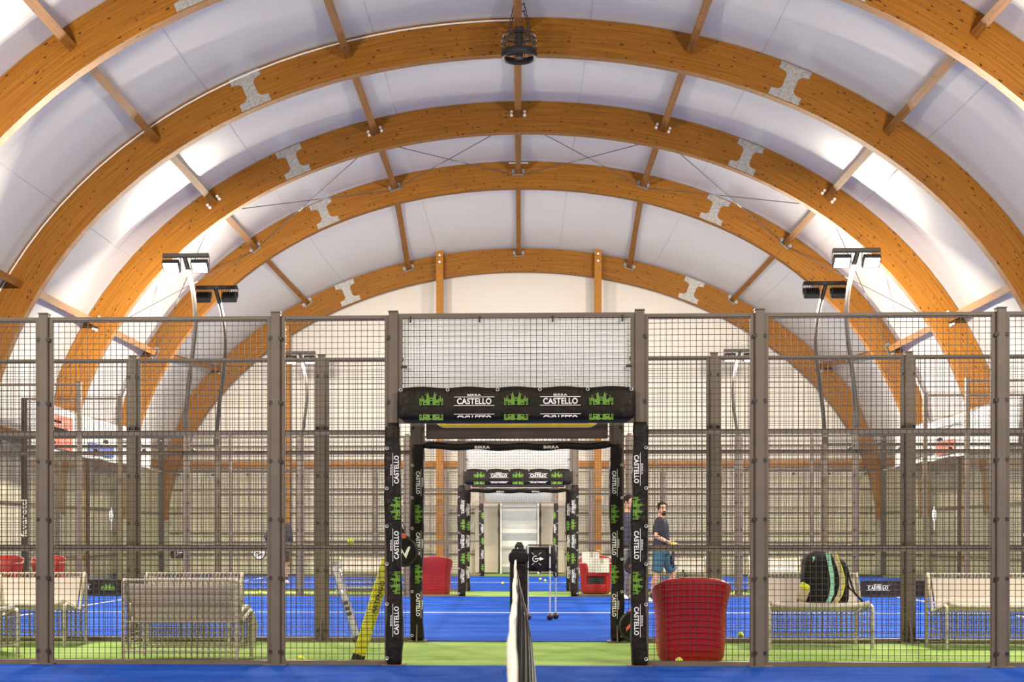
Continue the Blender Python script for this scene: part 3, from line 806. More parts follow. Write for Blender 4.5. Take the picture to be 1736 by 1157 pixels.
# ------------------------------------------------------------------ nets
def court_net(ya, yb, label):
    e = empty('court_net', (0, ya, 0), label, 'net', 'court nets')
    L_ = yb-ya
    def ztop(y): f = y/L_; return .915-.035*4*f*(1-f)
    def bx(y, z): # sideways belly of the loose net
        f = y/L_; h = max(0, 1-z/.9)
        return .020-.024*f+.085*math.sin(PI*min(1, h*1.15))*(.35+.65*math.sin(PI*(1-f)*.9+.25))
    b = MB(); ny = int(L_/.045)
    for i in range(ny+1):
        y = L_*i/ny; zt = ztop(y)-.04; last = None
        for k in range(9):
            z = zt*(1-k/8)+.02*(k/8); p = (bx(y, z), y, z)
            if last: b.wire(last, p, .0032)
            last = p
    for j in range(20):
        last = None
        for i in range(41):
            y = L_*i/40; z = (ztop(y)-.04)*(1-j/19.5)+.02; p = (bx(y, z), y, z)
            if last: b.wire(last, p, .0032)
            last = p
    n = b.build('netting', M['net'], e); n['kind'] = 'stuff'
    b = MB(); rings = []
    for i in range(61):
        y = L_*i/60; z = ztop(y); x = .020-.024*y/L_+.003*math.sin(y*2.1)+.0015*math.sin(y*7.3); t = .007+.0015*math.sin(y*5)
        rings.append([(x-t, y, z-.055), (x-t, y, z-.006), (x-t*.4, y, z), (x+t*.4, y, z), (x+t, y, z-.006), (x+t, y, z-.055), (x+t*.6, y, z-.055), (x-t*.6, y, z-.055)])
    b.loft(rings); b.build('tape', M['tape'], e, True)
    for yy in (-.06, L_+.06):
        b = MB(); b.rbox((.022, yy, .47), (.145, .08, .94), .02); b.box((.022, yy, .012), (.2, .2, .024)); b.build('net_post', M['black_vinyl'], e)
        b = MB(); b.rbox((.022, yy, .93), (.165, .13, .10), .035, n=3); c = b.build('post_cap', M['black'], e)
    return e
court_net(.85, F[0]-.42, 'black court net with white top tape seen end-on in the foreground')
court_net(F[1]+.35, F[2]-.35, 'black court net across the middle court, hidden behind the front net')
court_net(F[3]+.35, F[4]-.35, 'black court net across the far court, behind the two nearer nets')

# ------------------------------------------------------------------ benches
def make_bench(label, group):
    """faces local -y; front edge y=-.31, rear frame y=+.31"""
    e = empty('wire_bench', (0, 0, 0), label, 'bench', group)
    W_ = 1.0; r = .016
    side = [(-.31, .0), (-.31, .38), (-.295, .415), (-.26, .43), (-.05, .385), (.10, .352), (.135, .365), (.15, .40), (.255, .70), (.28, .725), (.305, .71), (.31, .67), (.31, 0)]
    for sx in (-1, 1):
        b = MB(); b.tube([(sx*W_/2, y, z) for y, z in side], r, 8); fr = b.build('side_frame', M['tube'], e, True)
        b = MB(); x = sx*W_/2
        for y in (-.21, -.11, -.01, .09, .20):
            zt = .41 if y < -.2 else .39 if y < .1 else .53
            b.wire((x, y, .10), (x, y, zt if y < .12 else .60), .006)
        for z in (.10, .17, .24, .31, .37): b.wire((x, -.31, z), (x, .31, z), .006)
        for z in (.45, .52, .60): b.wire((x, .17+(z-.4)*.3, z), (x, .31, z), .006)
        b.build('wire_grid', M['grid'], fr)['kind'] = 'stuff'
    b = MB()
    for y, z in ((-.285, .42), (.115, .355), (.28, .725), (-.31, .10), (.31, .10), (.31, .36)): b.tube([(-W_/2, y, z), (W_/2, y, z)], .009, 6)
    b.build('crossbar', M['tube'], e, True)
    b = MB()
    for k in range(21):
        x = -W_/2+W_*k/20
        b.wire((x, .31, .02), (x, .31, .71), .0085); b.wire((x, -.31, .10), (x, -.31, .40), .006)
    for z in [.03+.068*k for k in range(11)]: b.wire((-W_/2, .313, z), (W_/2, .313, z), .0085)
    for z in (.17, .24, .31): b.wire((-W_/2, -.313, z), (W_/2, -.313, z), .005)
    b.build('wire_grid', M['grid'], e)['kind'] = 'stuff'
    def sling(path, t, nm, droop):
        b = MB(); rings = []; n = 16
        for i in range(n+1):
            x = -.47+.94*i/n; cr = abs(2*i/n-1)**6
            row = [(x, y+(-.02*cr if droop else 0), z+.022*cr*droop-.008*math.sin(PI*i/n)) for y, z in path]
            row2 = [(x, y+.012, z-t+.022*cr*droop-.008*math.sin(PI*i/n)) for y, z in reversed(path)]
            rings.append(row+row2)
        b.loft(rings); return b.build(nm, M['canvas'], e, True)
    sling([(-.30, .425), (-.29, .447), (-.24, .452), (-.12, .425), (.0, .40), (.09, .38)], .022, 'seat_sling', 1)
    sling([(.105, .385), (.14, .42), (.19, .55), (.235, .66), (.248, .69)], .02, 'back_sling', 0)
    b = MB()
    for k in range(25):
        x = -.46+.92*k/24
        b.tube([(x, .245, .685), (x+.006, .25, .715), (x+.012, .285, .735), (x+.016, .30, .715)], .0035, 4)
        b.tube([(x, -.29, .44), (x+.004, -.31, .425), (x+.008, -.30, .39)], .0035, 4)
    b.build('lacing', M['tube'], e)['kind'] = 'stuff'
    return e
WB = 'white wire-frame benches'
bench = make_bench('white wire-frame bench with its back to the camera, beside the left fence post', WB); bench.location = (-2.94, 11.20, 0); bench.rotation_euler = (0, 0, PI)
b = MB(); pts = [(-.44, -.33, .47), (-.47, -.35, .40), (-.50, -.36, .28), (-.49, -.36, .12)]
rg = [[(x-wd, y, z), (x+wd*.3, y-.02, z+.01), (x+wd, y+.01, z), (x+wd*.2, y+.015, z-.01)] for (x, y, z), wd in zip(pts, (.03, .045, .05, .035))]
b.loft(rg); b.build('sling_flap', M['canvas'], bench, True)
BW2 = [(-5.02, 12.72, 0, 'white wire-frame bench against the second fence, at the left end of the walkway'),
       (-3.36, 12.72, 0, 'white wire-frame bench facing the camera, hidden behind the bench turned away'),
       (2.98, 12.72, 0, 'white wire-frame bench carrying the black backpack'),
       (4.70, 12.72, 0, 'white wire-frame bench against the second fence, at the right end of the walkway'),
       (-5.20, 11.42, math.radians(38), 'white wire-frame bench turned sideways, cut by the left edge near the front fence'),
       (-3.12, 25.25, 0, 'white bench across the middle court, behind the yellow and clear tubes'),
       (3.28, 25.25, 0, 'white bench across the middle court, behind the man in teal shorts'),
       (5.15, 25.25, 0, 'white bench across the middle court, just left of the backpack'),
       (-6.1, 25.25, 0, 'white bench across the middle court, seen past the left fence posts')]
for x, y, rz, lab in BW2[:-1]: copy_tree(bench if False else bench, (x, y, 0), lab, rz)
for o in list(bpy.data.objects):      # only the turned bench has the hanging flap
    if o.name.startswith('sling_flap') and o.parent is not bench: bpy.data.objects.remove(o)

# ------------------------------------------------------------------ red tub chairs
def make_tub(label):
    """faces local -y"""
    e = empty('red_armchair', (0, 0, 0), label, 'armchair', 'red tub armchairs')
    def sect(z, ins, zf):
        f = z/.74; hw = .285+.012*f+.055*max(0, f-.55)**1.5*4.5; hd = .275+.04*f**2
        return hw-ins, hd-ins
    na = 44; a0 = math.radians(30)
    def ring_pts(k, ins, zz):
        a = -PI/2+a0+(2*PI-2*a0)*k/(na-1)          # gap faces -y
        hw, hd = sect(zz, ins, 0); c, s_ = math.cos(a), math.sin(a); p = .62
        return (math.copysign(abs(c)**p, c)*hw, math.copysign(abs(s_)**p, s_)*hd)
    def top(k):
        a = -PI/2+a0+(2*PI-2*a0)*k/(na-1); s_ = math.sin(a)
        x, y = ring_pts(k, 0, .7)
        back = max(0, (y+.05)/.33)
        return .60+.10*min(1, back)**.8+.045*(1-(x/.36)**2)*(1 if y > .1 else max(0, y/.1))
    b = MB(); rings = []
    for k in range(na):
        zt = top(k); row = []
        for f in (0.0, .06, .2, .4, .6, .8, .93, .985):
            z = .012+f*(zt-.012); ins = .03 if f == 0 else (.008 if f == .06 else (.006 if f > .98 else 0)); x, y = ring_pts(k, ins, z); row.append((x, y, z))
        x, y = ring_pts(k, .03, zt); row.append((x, y, zt+.004))
        for f in (.985, .9, .75, .6, .45):
            z = f*zt; x, y = ring_pts(k, .075 if f < .98 else .055, z); row.append((x, y, z))
        x, y = ring_pts(k, .08, .02); row.append((x, y, .02))
        rings.append(row)
    b.loft(rings); b.build('shell', M['red'], e, True)
    b = MB(); b.rbox((0, -.01, .375), (.44, .50, .07), .03, n=3); b.build('seat', M['red'], e, True)
    b = MB(); b.rbox((0, -.215, .105), (.36, .05, .18), .02); b.build('front_panel', M['red'], e, True)
    b = MB(); b.box((0, -.10, .26), (.40, .20, .16)); b.build('recess_shade', M['rubber'], e)  # solid black block standing in for the shade in the gap under the seat
    b = MB(); b.tube([ring_pts(k, .028, .68)+(top(k)+.004,) for k in range(na)], .007, 6); b.build('rim_piping', M['canvas'], e, True)
    return e
tub = make_tub('large red tub armchair with its back to the camera, just right of the gate'); tub.location = (1.54, 11.19, 0); tub.rotation_euler = (0, 0, PI)
tub.scale = (1.03, .9, 1.0)
for x, y, rz, lab in ((-1.58, 23.85, PI, 'red tub armchair seen from behind across the middle court, left of the gate'),
                      (1.52, 24.75, 0, 'red tub armchair facing the camera with white boxes on it, right of the gate'),
                      (-9.42, 24.9, .3, 'red tub armchair in the second walkway, beside the dark corner post at the left'),
                      (-10.05, 24.3, .2, 'red tub armchair in the second walkway, cut by the left edge of the picture')):
    copy_tree(tub, (x, y, 0), lab, rz)
# white boxes on the far chair
for k, (x, y, z, d, rz, lab) in enumerate(((1.42, 24.70, .415, (.30, .24, .40), .1, 'tall white cardboard box on the left of the far red chair'), (1.65, 24.62, .415, (.27, .22, .28), -.15, 'lower white cardboard box on the right of the far red chair'))):
    e = empty('cardboard_box', (x, y, z), lab, 'box', 'white boxes on the red chair', rz)
    b = MB(); b.box((0, 0, d[2]/2), d); b.build('carton', M['card'], e)
    b = MB(); b.box((0, 0, d[2]+.002), (.05, d[1], .003)); b.box((0, -d[1]/2-.001, d[2]-.05), (.05, .002, .10)); b.build('tape', M['beige'], e)
    b = MB(); R = Matrix.Rotation(.5, 3, 'Y'); b.box((d[0]/2+.03, 0, d[2]+.02), (.09, d[1]*.96, .004), R); b.build('flap', M['card'], e)

# ------------------------------------------------------------------ backpack on the bench
e = empty('backpack', (3.06, 12.60, .452), 'bulky black racket backpack with mint and yellow stripe on the white bench', 'backpack')
def body_loft(x0, wd, h, dp, lean):
    rings = []
    for j in range(13):
        f = j/12; z = h*f; wq = wd*(.90+.10*math.sin(PI*min(1, f*1.15)))*(1 if f < .82 else 1-.55*((f-.82)/.18)**2); dq = dp*(1 if f < .85 else 1-.5*((f-.85)/.15)**2)
        if j == 0: wq *= .9; dq *= .9
        row = []
        for k in range(20):
            a = 2*PI*k/20; c, s_ = math.cos(a), math.sin(a)
            row.append((x0+lean*f+math.copysign(abs(c)**.5, c)*wq/2*(1+.03*noise.noise(Vector((k, z*9, x0)))), math.copysign(abs(s_)**.6, s_)*dq/2, z))
        rings.append(row)
    return MB().loft(rings)
body_loft(-.06, .34, .51, .26, .0).build('main_body', M['black'], e, True)
body_loft(.125, .22, .44, .22, -.02).build('rear_compartment', M['black'], e, True)
def stripe(pts, wd, m, nm, y=-.150):
    b = MB(); rings = []
    for x, z in pts: rings.append([(x-wd/2, y, z), (x+wd/2, y, z), (x+wd/2, y+.02, z), (x-wd/2, y+.02, z)])
    b.loft(rings); return b.build(nm, m, e)
cv = [(.00, .49), (.01, .42), (.025, .34), (.04, .26), (.045, .18), (.035, .09), (.0, .005)]
stripe(cv, .042, M['mint'], 'mint_stripe', -.140); stripe([(x+.065+.03*math.sin(PI*k/6), z-.005) for k, (x, z) in enumerate(cv)], .045, M['beige'], 'side_pocket', -.132)
stripe([(x+.085+.035*math.sin(PI*k/6), z-.01) for k, (x, z) in enumerate(cv)], .012, M['lime'], 'yellow_piping', -.136)
b = MB(); b.prism([(-.155, .455), (-.13, .46), (-.125, .44), (-.15, .40), (-.145, .43)][::-1], -.134, -.128); b.build('mint_mark', M['mint'], e)
b = MB(); b.rbox((-.235, -.10, .10), (.11, .08, .17), .03, Matrix.Rotation(.35, 3, 'Y')); p_ = b.build('hanging_pouch', M['beige'], e, True)
b = MB(); b.rbox((-.225, -.12, .165), (.09, .07, .06), .02, Matrix.Rotation(.5, 3, 'Y')); b.build('pouch_flap', M['lime'], p_, True)
b = MB(); b.tube([(-.22, -.08, .30), (-.235, -.10, .22), (-.28, -.11, .10), (-.29, -.11, .01)], .009, 6); b.tube([(.20, -.06, .36), (.225, -.10, .22), (.26, -.12, .10), (.34, -.13, .012)], .011, 6); b.tube([(.19, -.08, .26), (.21, -.11, .15), (.25, -.12, .11)], .009, 6); b.build('strap', M['black'], e, True)
b = MB(); b.tube([(-.12, 0, .50), (-.10, 0, .535), (-.03, 0, .54), (.0, 0, .505)], .010, 6); b.build('handle', M['black'], e, True)

# ------------------------------------------------------------------ tubes leaning on the fences
def flat_bar(a, c, wd, th):
    a, c = Vector(a), Vector(c); d = (c-a).normalized(); sx = d.cross(Vector((0, 1, 0))).normalized(); n = sx.cross(d)
    rot = Matrix((sx, n, d)).transposed(); return rot, (c-a).length
A_, B_ = Vector((-1.385, 10.93, .02)), Vector((-1.10, 10.80, .905))
rot, ln = flat_bar(A_, B_, .1, .05)
e = empty('yellow_bar', A_, 'long lime yellow padded bar leaning towards the left gate post', 'bar'); 
b = MB(); b.rbox(rot @ Vector((0, 0, ln/2+.02)), (.108, .045, ln-.04), .015, rot); b.build('shaft', M['lime'], e, True)
b = MB(); b.rbox(rot @ Vector((0, 0, .03)), (.112, .05, .075), .012, rot); b.build('end_cap', M['rubber'], e)
art = text_mesh('ARTENGO', .30, .034, M['rubber'], .02)
q = put('lettering', art, e); q.matrix_local = Matrix.Translation(rot @ Vector((-.012, -.0245 if (rot @ Vector((0, 1, 0))).y > 0 else .0245, .60))) @ rot.to_4x4() @ Matrix.Rotation(-PI/2, 4, 'Y') @ Matrix.Rotation(PI, 4, 'X')
q['label'] = 'black lettering reading ARTENGO'
A_, B_ = Vector((-1.64, 12.95, .02)), Vector((-1.92, 13.12, .84))
rot, ln = flat_bar(A_, B_, .1, .05)
e = empty('clear_tube', A_, 'clear plastic tube leaning against the second fence, left of the yellow bar', 'tube')
b = MB(); b.rbox(rot @ Vector((0, 0, ln/2)), (.095, .06, ln-.01), .02, rot); b.build('shell', M['clear'], e, True)
b = MB(); b.rbox(rot @ Vector((0, 0, ln/2)), (.062, .03, ln-.10), .012, rot); b.build('white_core', M['card'], e, True)
b = MB(); b.rbox(rot @ Vector((0, 0, .03)), (.10, .066, .06), .015, rot); b.build('end_cap', M['rubber'], e)
for z in (.30, .36, .42):
    b = MB(); b.box(rot @ Vector((.0, -.034, z)), (.05, .002, .035), rot); b.build('print', M['rubber'], e)

# ------------------------------------------------------------------ padel rackets
def racket(loc, label, face, mark, rot=(0, 0, 0), strap=True):
    """head centre at the origin, handle up"""
    e = empty('padel_racket', loc, label, 'racket'); e.rotation_euler = rot
    b = MB(); n = 28
    out = [(.128*math.cos(2*PI*k/n), .135*math.sin(2*PI*k/n)*(1.0 if math.sin(2*PI*k/n) < 0 else 1.08)) for k in range(n)]
    b.prism(out, -.019, .019); b.build('head', face, e)
    b = MB(); b.tube([(x*1.0, 0, z*1.0) for x, z in out+[out[0]]], .021, 8); b.build('rim', M['rubber'], e, True)
    b = MB()
    for k in range(4):
        for j in range(4):
            x, z = -.06+.04*k, -.065+.042*j
            b.cyl((x, -.0195, z), (x, -.0205, z), .006, 6)
    b.build('holes', M['rubber'], e)
    b = MB(); b.prism([(-.07, -.02), (-.02, .04), (.0, -.02), (.05, .05), (.075, .045), (.01, -.07), (-.02, .0), (-.06, -.06)], -.022, -.0195); b.build('mark', mark, e)
    b = MB(); b.tube([(-.06, 0, .12), (-.02, 0, .20), (-.005, 0, .24)], .014, 6); b.tube([(.06, 0, .12), (.02, 0, .20), (.005, 0, .24)], .014, 6); b.build('throat', mark if mark is M['adred'] else M['rubber'], e, True)
    b = MB(); b.tube([(0, 0, .22), (0, 0, .34)], .017, 8); b.build('grip', M['rubber'], e, True)
    if strap:
        b = MB(); b.tube([(0, 0, .34), (.03, -.01, .30), (.045, -.01, .25), (.03, 0, .22), (.012, 0, .26), (0, 0, .335)], .004, 5); b.build('wrist_strap', M['black'], e, True)
    return e
r1 = racket((-1.175, 13.105, .945), 'black racket with white graphic and red throat, hanging behind the left gate post', M['black'], M['white'], (0, -.15, 0))
b = MB(); b.rbox((.0, -.0, .165), (.09, .046, .055), .012); q = b.build('red_throat_cover', M['adred'], r1)
racket((1.20, 13.06, .175), 'black racket with red mark standing head down behind the right gate post', M['black'], M['adred'], (-.06, .12, 0))
racket((3.38, 24.86, .17), 'yellow racket leaning on the far white bench behind the man', M['lime'], M['rubber'], (-.3, -.35, .9), False)

# ------------------------------------------------------------------ balls
b = MB(); b.sphere((0, 0, 0), .033, 16, 10); BALL = b.mesh('felt', M['ball'], 'all')
b = MB(); pts = []
for k in range(41):
    a = 2*PI*k/40; h = .5*math.cos(2*a); q = Vector((math.cos(a)*math.cos(h), math.sin(a)*math.cos(h), math.sin(h))).normalized()*.0332; pts.append(tuple(q))
b.tube(pts, .0016, 4); SEAM = b.mesh('seam', M['seam'], True)
def ball(x, y, z, label, group='yellow padel balls'):
    e = empty('padel_ball', (x, y, z), label, 'ball', group)
    e.rotation_euler = (random.random()*3, random.random()*3, 0)
    put('felt', BALL, e); put('seam', SEAM, e)
G = .033
ball(-1.88, 10.92, G, 'yellow ball on the green walkway by the front fence, left of the yellow bar')
ball(1.40, 10.86, G, 'yellow ball at the foot of the big red armchair')
ball(2.43, 13.75, G+.008, 'green-yellow ball on the blue court edge, right of the big red armchair')
ball(-1.74, 13.13, 1.057, 'yellow ball resting on the second fence rail above the clear tube')
ball(-.36, 29.2, G+.01, 'yellow ball on the far blue court, just left of the net end')
ball(-1.15, 28.6, G+.01, 'right one of two yellow balls beside the left gate sleeve, far court')
ball(-1.27, 28.9, G+.01, 'half hidden left one of two yellow balls beside the left gate sleeve')
ball(.21, 31.0, G+.01, 'yellow ball on the far blue court between net post and cart leg')
ball(.56, 32.2, G+.01, 'yellow ball on the far blue court under the cart bag, farther one')
ball(.66, 31.2, G+.01, 'yellow ball on the far blue court touching the middle cart leg in view')
ball(-5.02, 24.3, G, 'yellow ball on the second walkway by the person in the dark jacket')
for k, (x, z) in enumerate(((3.98, .0), (4.06, .0), (4.20, .0), (4.27, .0))):
    ball(x, 24.45+.03*k, G, ['first', 'second', 'third', 'fourth'][k]+' of four yellow balls on the second walkway, past the big red chair')

# ------------------------------------------------------------------ ball carts
def ball_cart(loc, label, s_=1.0, rz=0.0):
    e = empty('ball_cart', loc, label, 'ball cart', 'wheeled ball carts', rz); e.scale = (s_, s_, s_)
    b = MB(); rings = []
    for j in range(9):
        f = j/8; z = .64+.34*f; row = []
        for k in range(24):
            a = 2*PI*k/24; c, q = math.cos(a), math.sin(a); g = .82+.18*math.sin(PI*min(1, f*.8+.1)); 
            sagt = -.045*(1-abs(c))*max(0, f-.6)/.4
            row.append((math.copysign(abs(c)**.5, c)*.215*g, math.copysign(abs(q)**.5, q)*.16*g, z+sagt+.008*noise.noise(Vector((k*.7, f*5, 0)))))
        rings.append(row)
    b.loft(rings); b.build('bag', M['black'], e, True)
    for (x, y) in ((-.17, -.17), (.12, -.17), (.20, .06), (-.17, .17)):
        b = MB(); b.tube([(x, y, .07), (x, y, .99)], .011, 8); lg = b.build('leg', M['alu'], e, True)
        b = MB(); b.sphere((x, y-.0, .045), (.045, .03, .045)); b.build('wheel', M['rubber'], lg, True)
        b = MB(); b.cyl((x, y, .84), (x, y, .88), .015, 8); b.cyl((x, y, .66), (x, y, .69), .015, 8); b.build('collar', M['rubber'], lg)
    b = MB(); b.tube([(-.17, -.17, .99), (.12, -.17, .99), (.20, .06, .99), (-.17, .17, .99), (-.17, -.17, .99)], .008, 6); b.build('rim', M['rubber'], e, True)
    y = -.181
    b = MB(); n = 16
    A = [(-.07+.042*math.cos(2*PI*k/n), y, .81+.042*math.sin(2*PI*k/n)) for k in range(n)]; B = [(-.07+.034*math.cos(2*PI*k/n), y, .81+.034*math.sin(2*PI*k/n)) for k in range(n)]
    b.add(A+B, [(k, (k+1) % n, n+(k+1) % n, n+k) for k in range(3, n-1)])
    b.poly([(-.015, y, .785), (.04, y, .81), (-.015, y, .835)]); b.rect(-.08, .804, -.015, .816, y)
    for sx, sz in ((-1, 1), (1, 1), (-1, -1), (1, -1)): b.wire((-.06+sx*.03, y, .81+sz*.055), (-.06+sx*.065, y, .81+sz*.085), .004)
    q = b.build('emblem', M['white'], e); q['label'] = 'white round arrow emblem'
    b = MB(); b.tube([(.18, -.1, .70), (.22, -.1, .60), (.20, -.08, .56), (.17, -.08, .62)], .01, 6); b.build('strap', M['black'], e, True)
ball_cart((.31, 16.75, .008), 'black ball cart on three thin legs with ball wheels, right of the net post')
ball_cart((-8.45, 31.0, .008), 'black ball cart far back on the far court, seen at the left between the posts', .9, .6)

# ------------------------------------------------------------------ low boards along the third fence
for sx in (-1, 1):
    e = empty('advert_board', (sx*8.2, F[2]-.06, .06), 'low black CASTELLO board at the foot of the third fence, %s side' % ('left' if sx < 0 else 'right'), 'board', 'low black boards')
    b = MB(); b.rbox((0, 0, .125), (3.86, .03, .25), .008); b.build('panel', M['black_vinyl'], e)
    for k in range(7):
        x = -1.62+.54*k
        q = put('lettering' if k % 2 == (0 if sx > 0 else 1) else 'castle_emblem', LOGO if k % 2 == (0 if sx > 0 else 1) else CASTLE, e, (x, -.0175, .12)); q.scale = (1.25, 1, 1.25)
    b = MB()
    for x in (-1.7, 0, 1.7): b.box((x, .0, -.03), (.08, .04, .07))
    b.build('foot', M['rubber'], e)

# ------------------------------------------------------------------ hanging fan below the crown
e = empty('hanging_fan', (0.02, 23.55, 10.10), 'black round caged ceiling fan hanging on chains below the roof crown', 'fan')
def ringpts(r, z, n=28): return [(r*math.cos(2*PI*k/n), r*math.sin(2*PI*k/n), z) for k in range(n+1)]
b = MB()
for r, z, t in ((.30, .0, .030), (.31, .06, .018), (.325, .10, .012), (.325, .20, .010), (.325, .30, .010), (.30, .40, .016), (.18, .42, .010)): b.tube(ringpts(r, z), t, 6)
for k in range(20):
    a = 2*PI*k/20; b.wire((.325*math.cos(a), .325*math.sin(a), .04), (.325*math.cos(a), .325*math.sin(a), .33), .010); b.wire((.325*math.cos(a), .325*math.sin(a), .33), (.10*math.cos(a), .10*math.sin(a), .43), .008)
b.build('cage', M['frame_dark'], e, True)
b = MB(); b.loft([[(r*math.cos(2*PI*k/28), r*math.sin(2*PI*k/28), z) for k in range(28)] for r, z in ((.335, .01), (.345, .05), (.335, .09), (.325, .09), (.315, .01), (.335, .01))], caps=False); b.build('rim_band', M['rubber'], e, True)
b = MB(); b.cyl((0, 0, -.01), (0, 0, .46), .07, 14); b.cyl((0, 0, .46), (0, 0, .56), .09, 14); b.build('motor', M['frame_dark'], e, True)
for k in range(5):
    a = 2*PI*k/5+.3; b = MB(); R = Matrix.Rotation(a, 3, 'Z') @ Matrix.Rotation(.45, 3, 'X'); b.rbox(R @ Vector((.17, 0, 0))+Vector((0, 0, .10)), (.22, .09, .008), .003, R); b.build('blade', M['frame_dark'], e)
for sx in (-1, 1):
    for sy in (-1, 1):
        b = MB(); P0 = Vector((sx*.22, sy*.20, .40)); P1 = Vector((sx*.085, sy*.16, .96))
        for k in range(14):
            p = P0.lerp(P1, k/14); q = P0.lerp(P1, (k+.8)/14); b.tube([p, p.lerp(q, .5)+Vector((.008*(k % 2), .008*((k+1) % 2), 0)), q], .011, 5)
        b.build('chain', M['frame_dark'], e)
b = MB(); b.tube([(-.085, -.16, .93), (.085, -.16, .93)], .012, 6); b.tube([(-.085, .16, .93), (.085, .16, .93)], .012, 6); b.build('sling', M['frame_dark'], e)

# ------------------------------------------------------------------ people
def remesh(mb, name, m, parent, vox=.011, it=4):
    me = mb.mesh(name, m); o = put(name, me, parent)
    r = o.modifiers.new('r', 'REMESH'); r.mode = 'VOXEL'; r.voxel_size = vox
    s_ = o.modifiers.new('s', 'SMOOTH'); s_.iterations = it; s_.factor = .5
    bpy.context.view_layer.update()
    n = bpy.data.meshes.new_from_object(o.evaluated_get(bpy.context.evaluated_depsgraph_get()))
    o.modifiers.clear(); o.data = n; n.name = name
    if not n.materials: n.materials.append(m)
    n.polygons.foreach_set('use_smooth', [True]*len(n.polygons)); return o
def ell_loft(b, secs, n=20):
    b.loft([[(cx+rx*math.cos(2*PI*k/n), cy+ry*math.sin(2*PI*k/n), z) for k in range(n)] for cx, cy, z, rx, ry in secs])
def hand(b, w, d, side, curl=.5):
    """five bent fingers leaving a palm; w wrist point, d direction of the palm"""
    d = Vector(d).normalized(); sd = d.cross(Vector((0, 1, 0)))
    if sd.length < .2: sd = d.cross(Vector((1, 0, 0)))
    sd.normalize(); nn = sd.cross(d)*side; w = Vector(w)
    b.tube([w, w+d*.04, w+d*.085], [.024, .031, .032], 8, ends=True)
    for k, ln in enumerate((.062, .074, .070, .055)):
        p = w+d*.085+sd*(.024-.016*k); q = p+d*ln*.5+nn*ln*.2*curl; r = q+d*ln*.4*(1-curl)+nn*ln*.5*curl
        b.tube([p, q, r], [.0095, .009, .0075], 6, ends=True)
    p = w+d*.03+sd*.026; b.tube([p, p+sd*.028+d*.025, p+sd*.026+d*.058+nn*.014], [.012, .011, .009], 6, ends=True)
def head(e, c, yaw, hair_len, beard, cap=None):
    h = bpy.data.objects.new('head_turn', None)
    R = Matrix.Rotation(yaw, 3, 'Z'); c = Vector(c)
    def X(p): return c+R @ Vector(p)
    b = MB(); rings = []
    for z, rx, ry, oy in ((-.115, .030, .035, -.035), (-.100, .050, .060, -.022), (-.07, .062, .080, -.008), (-.03, .070, .092, 0), (.02, .075, .098, .004), (.06, .074, .096, .006), (.09, .062, .082, .006), (.112, .038, .052, .006), (.118, .012, .02, .006)):
        rings.append([X((rx*math.cos(2*PI*k/20), oy+ry*math.sin(2*PI*k/20), z)) for k in range(20)])
    b.loft(rings)
    b.tube([X((0, -.088, .005)), X((0, -.104, -.025)), X((0, -.112, -.038)), X((0, -.092, -.050))], [.010, .013, .016, .010], 8, ends=True)
    for sx in (-1, 1):
        b.sphere(X((sx*.078, .010, -.012)), (.012, .020, .030), 8, 6)
        b.tube([X((sx*.05, -.085, .022)), X((sx*.018, -.097, .020))], .008, 6, ends=True)
    def feats():
        for sx in (-1, 1):
            q = MB(); q.sphere(X((sx*.031, -.090, .002)), (.012, .010, .008), 10, 6); q.build('eye', M['eye'], e, True)
            q = MB(); q.tube([X((sx*.052, -.087, .026)), X((sx*.03, -.098, .030)), X((sx*.014, -.098, .026))], .005, 6); q.build('eyebrow', M['hair'], e)
        q = MB(); q.tube([X((-.024, -.090, -.068)), X((0, -.100, -.066)), X((.024, -.090, -.068))], .006, 6); q.build('mouth', M['lip'], e)
        q = MB(); rings = []
        for z, k_ in ((.125, .15), (.118, .45), (.100, .78), (.075, .98), (.045, 1.03), (.015, 1.04), (-.03*hair_len, 1.03), (-.06*hair_len, .98)):
            row = []
            for k in range(24):
                a = 2*PI*k/24; s_ = math.sin(a); zz = z
                if s_ < -.35: zz = max(z, .062+.02*(1-abs(math.cos(a))))   # hairline above the forehead
                row.append(X((.079*k_*math.cos(a), .006+.104*k_*s_, zz+.006*noise.noise(Vector((k, z*40, hair_len))))))
            rings.append(row)
        q.loft(rings, caps=True); q.build('hair', M['hair'], e, True)
        if beard:
            q = MB(); rings = []
            for z, g in ((-.078, 1.0), (-.088, 1.06), (-.100, 1.07), (-.120, .8)):
                ry = .080 if z > -.08 else .064 if z > -.11 else .045; rx = .066 if z > -.08 else .052 if z > -.11 else .032; oy = -.010 if z > -.08 else -.022 if z > -.11 else -.034
                rings.append([X((rx*g*math.cos(PI+.75+(PI-1.5)*k/14), oy+ry*g*math.sin(PI+.75+(PI-1.5)*k/14), z)) for k in range(15)]+[X((rx*.8*math.cos(2*PI-.75-(PI-1.5)*k/14), oy+ry*.8*math.sin(2*PI-.75-(PI-1.5)*k/14), z)) for k in range(15)])
            q.loft(rings); q.build('beard', M['hair'], e, True)
            q = MB(); q.tube([X((-.03, -.092, -.056)), X((0, -.103, -.053)), X((.03, -.092, -.056))], .006, 6); q.build('moustache', M['hair'], e)
    return b, feats
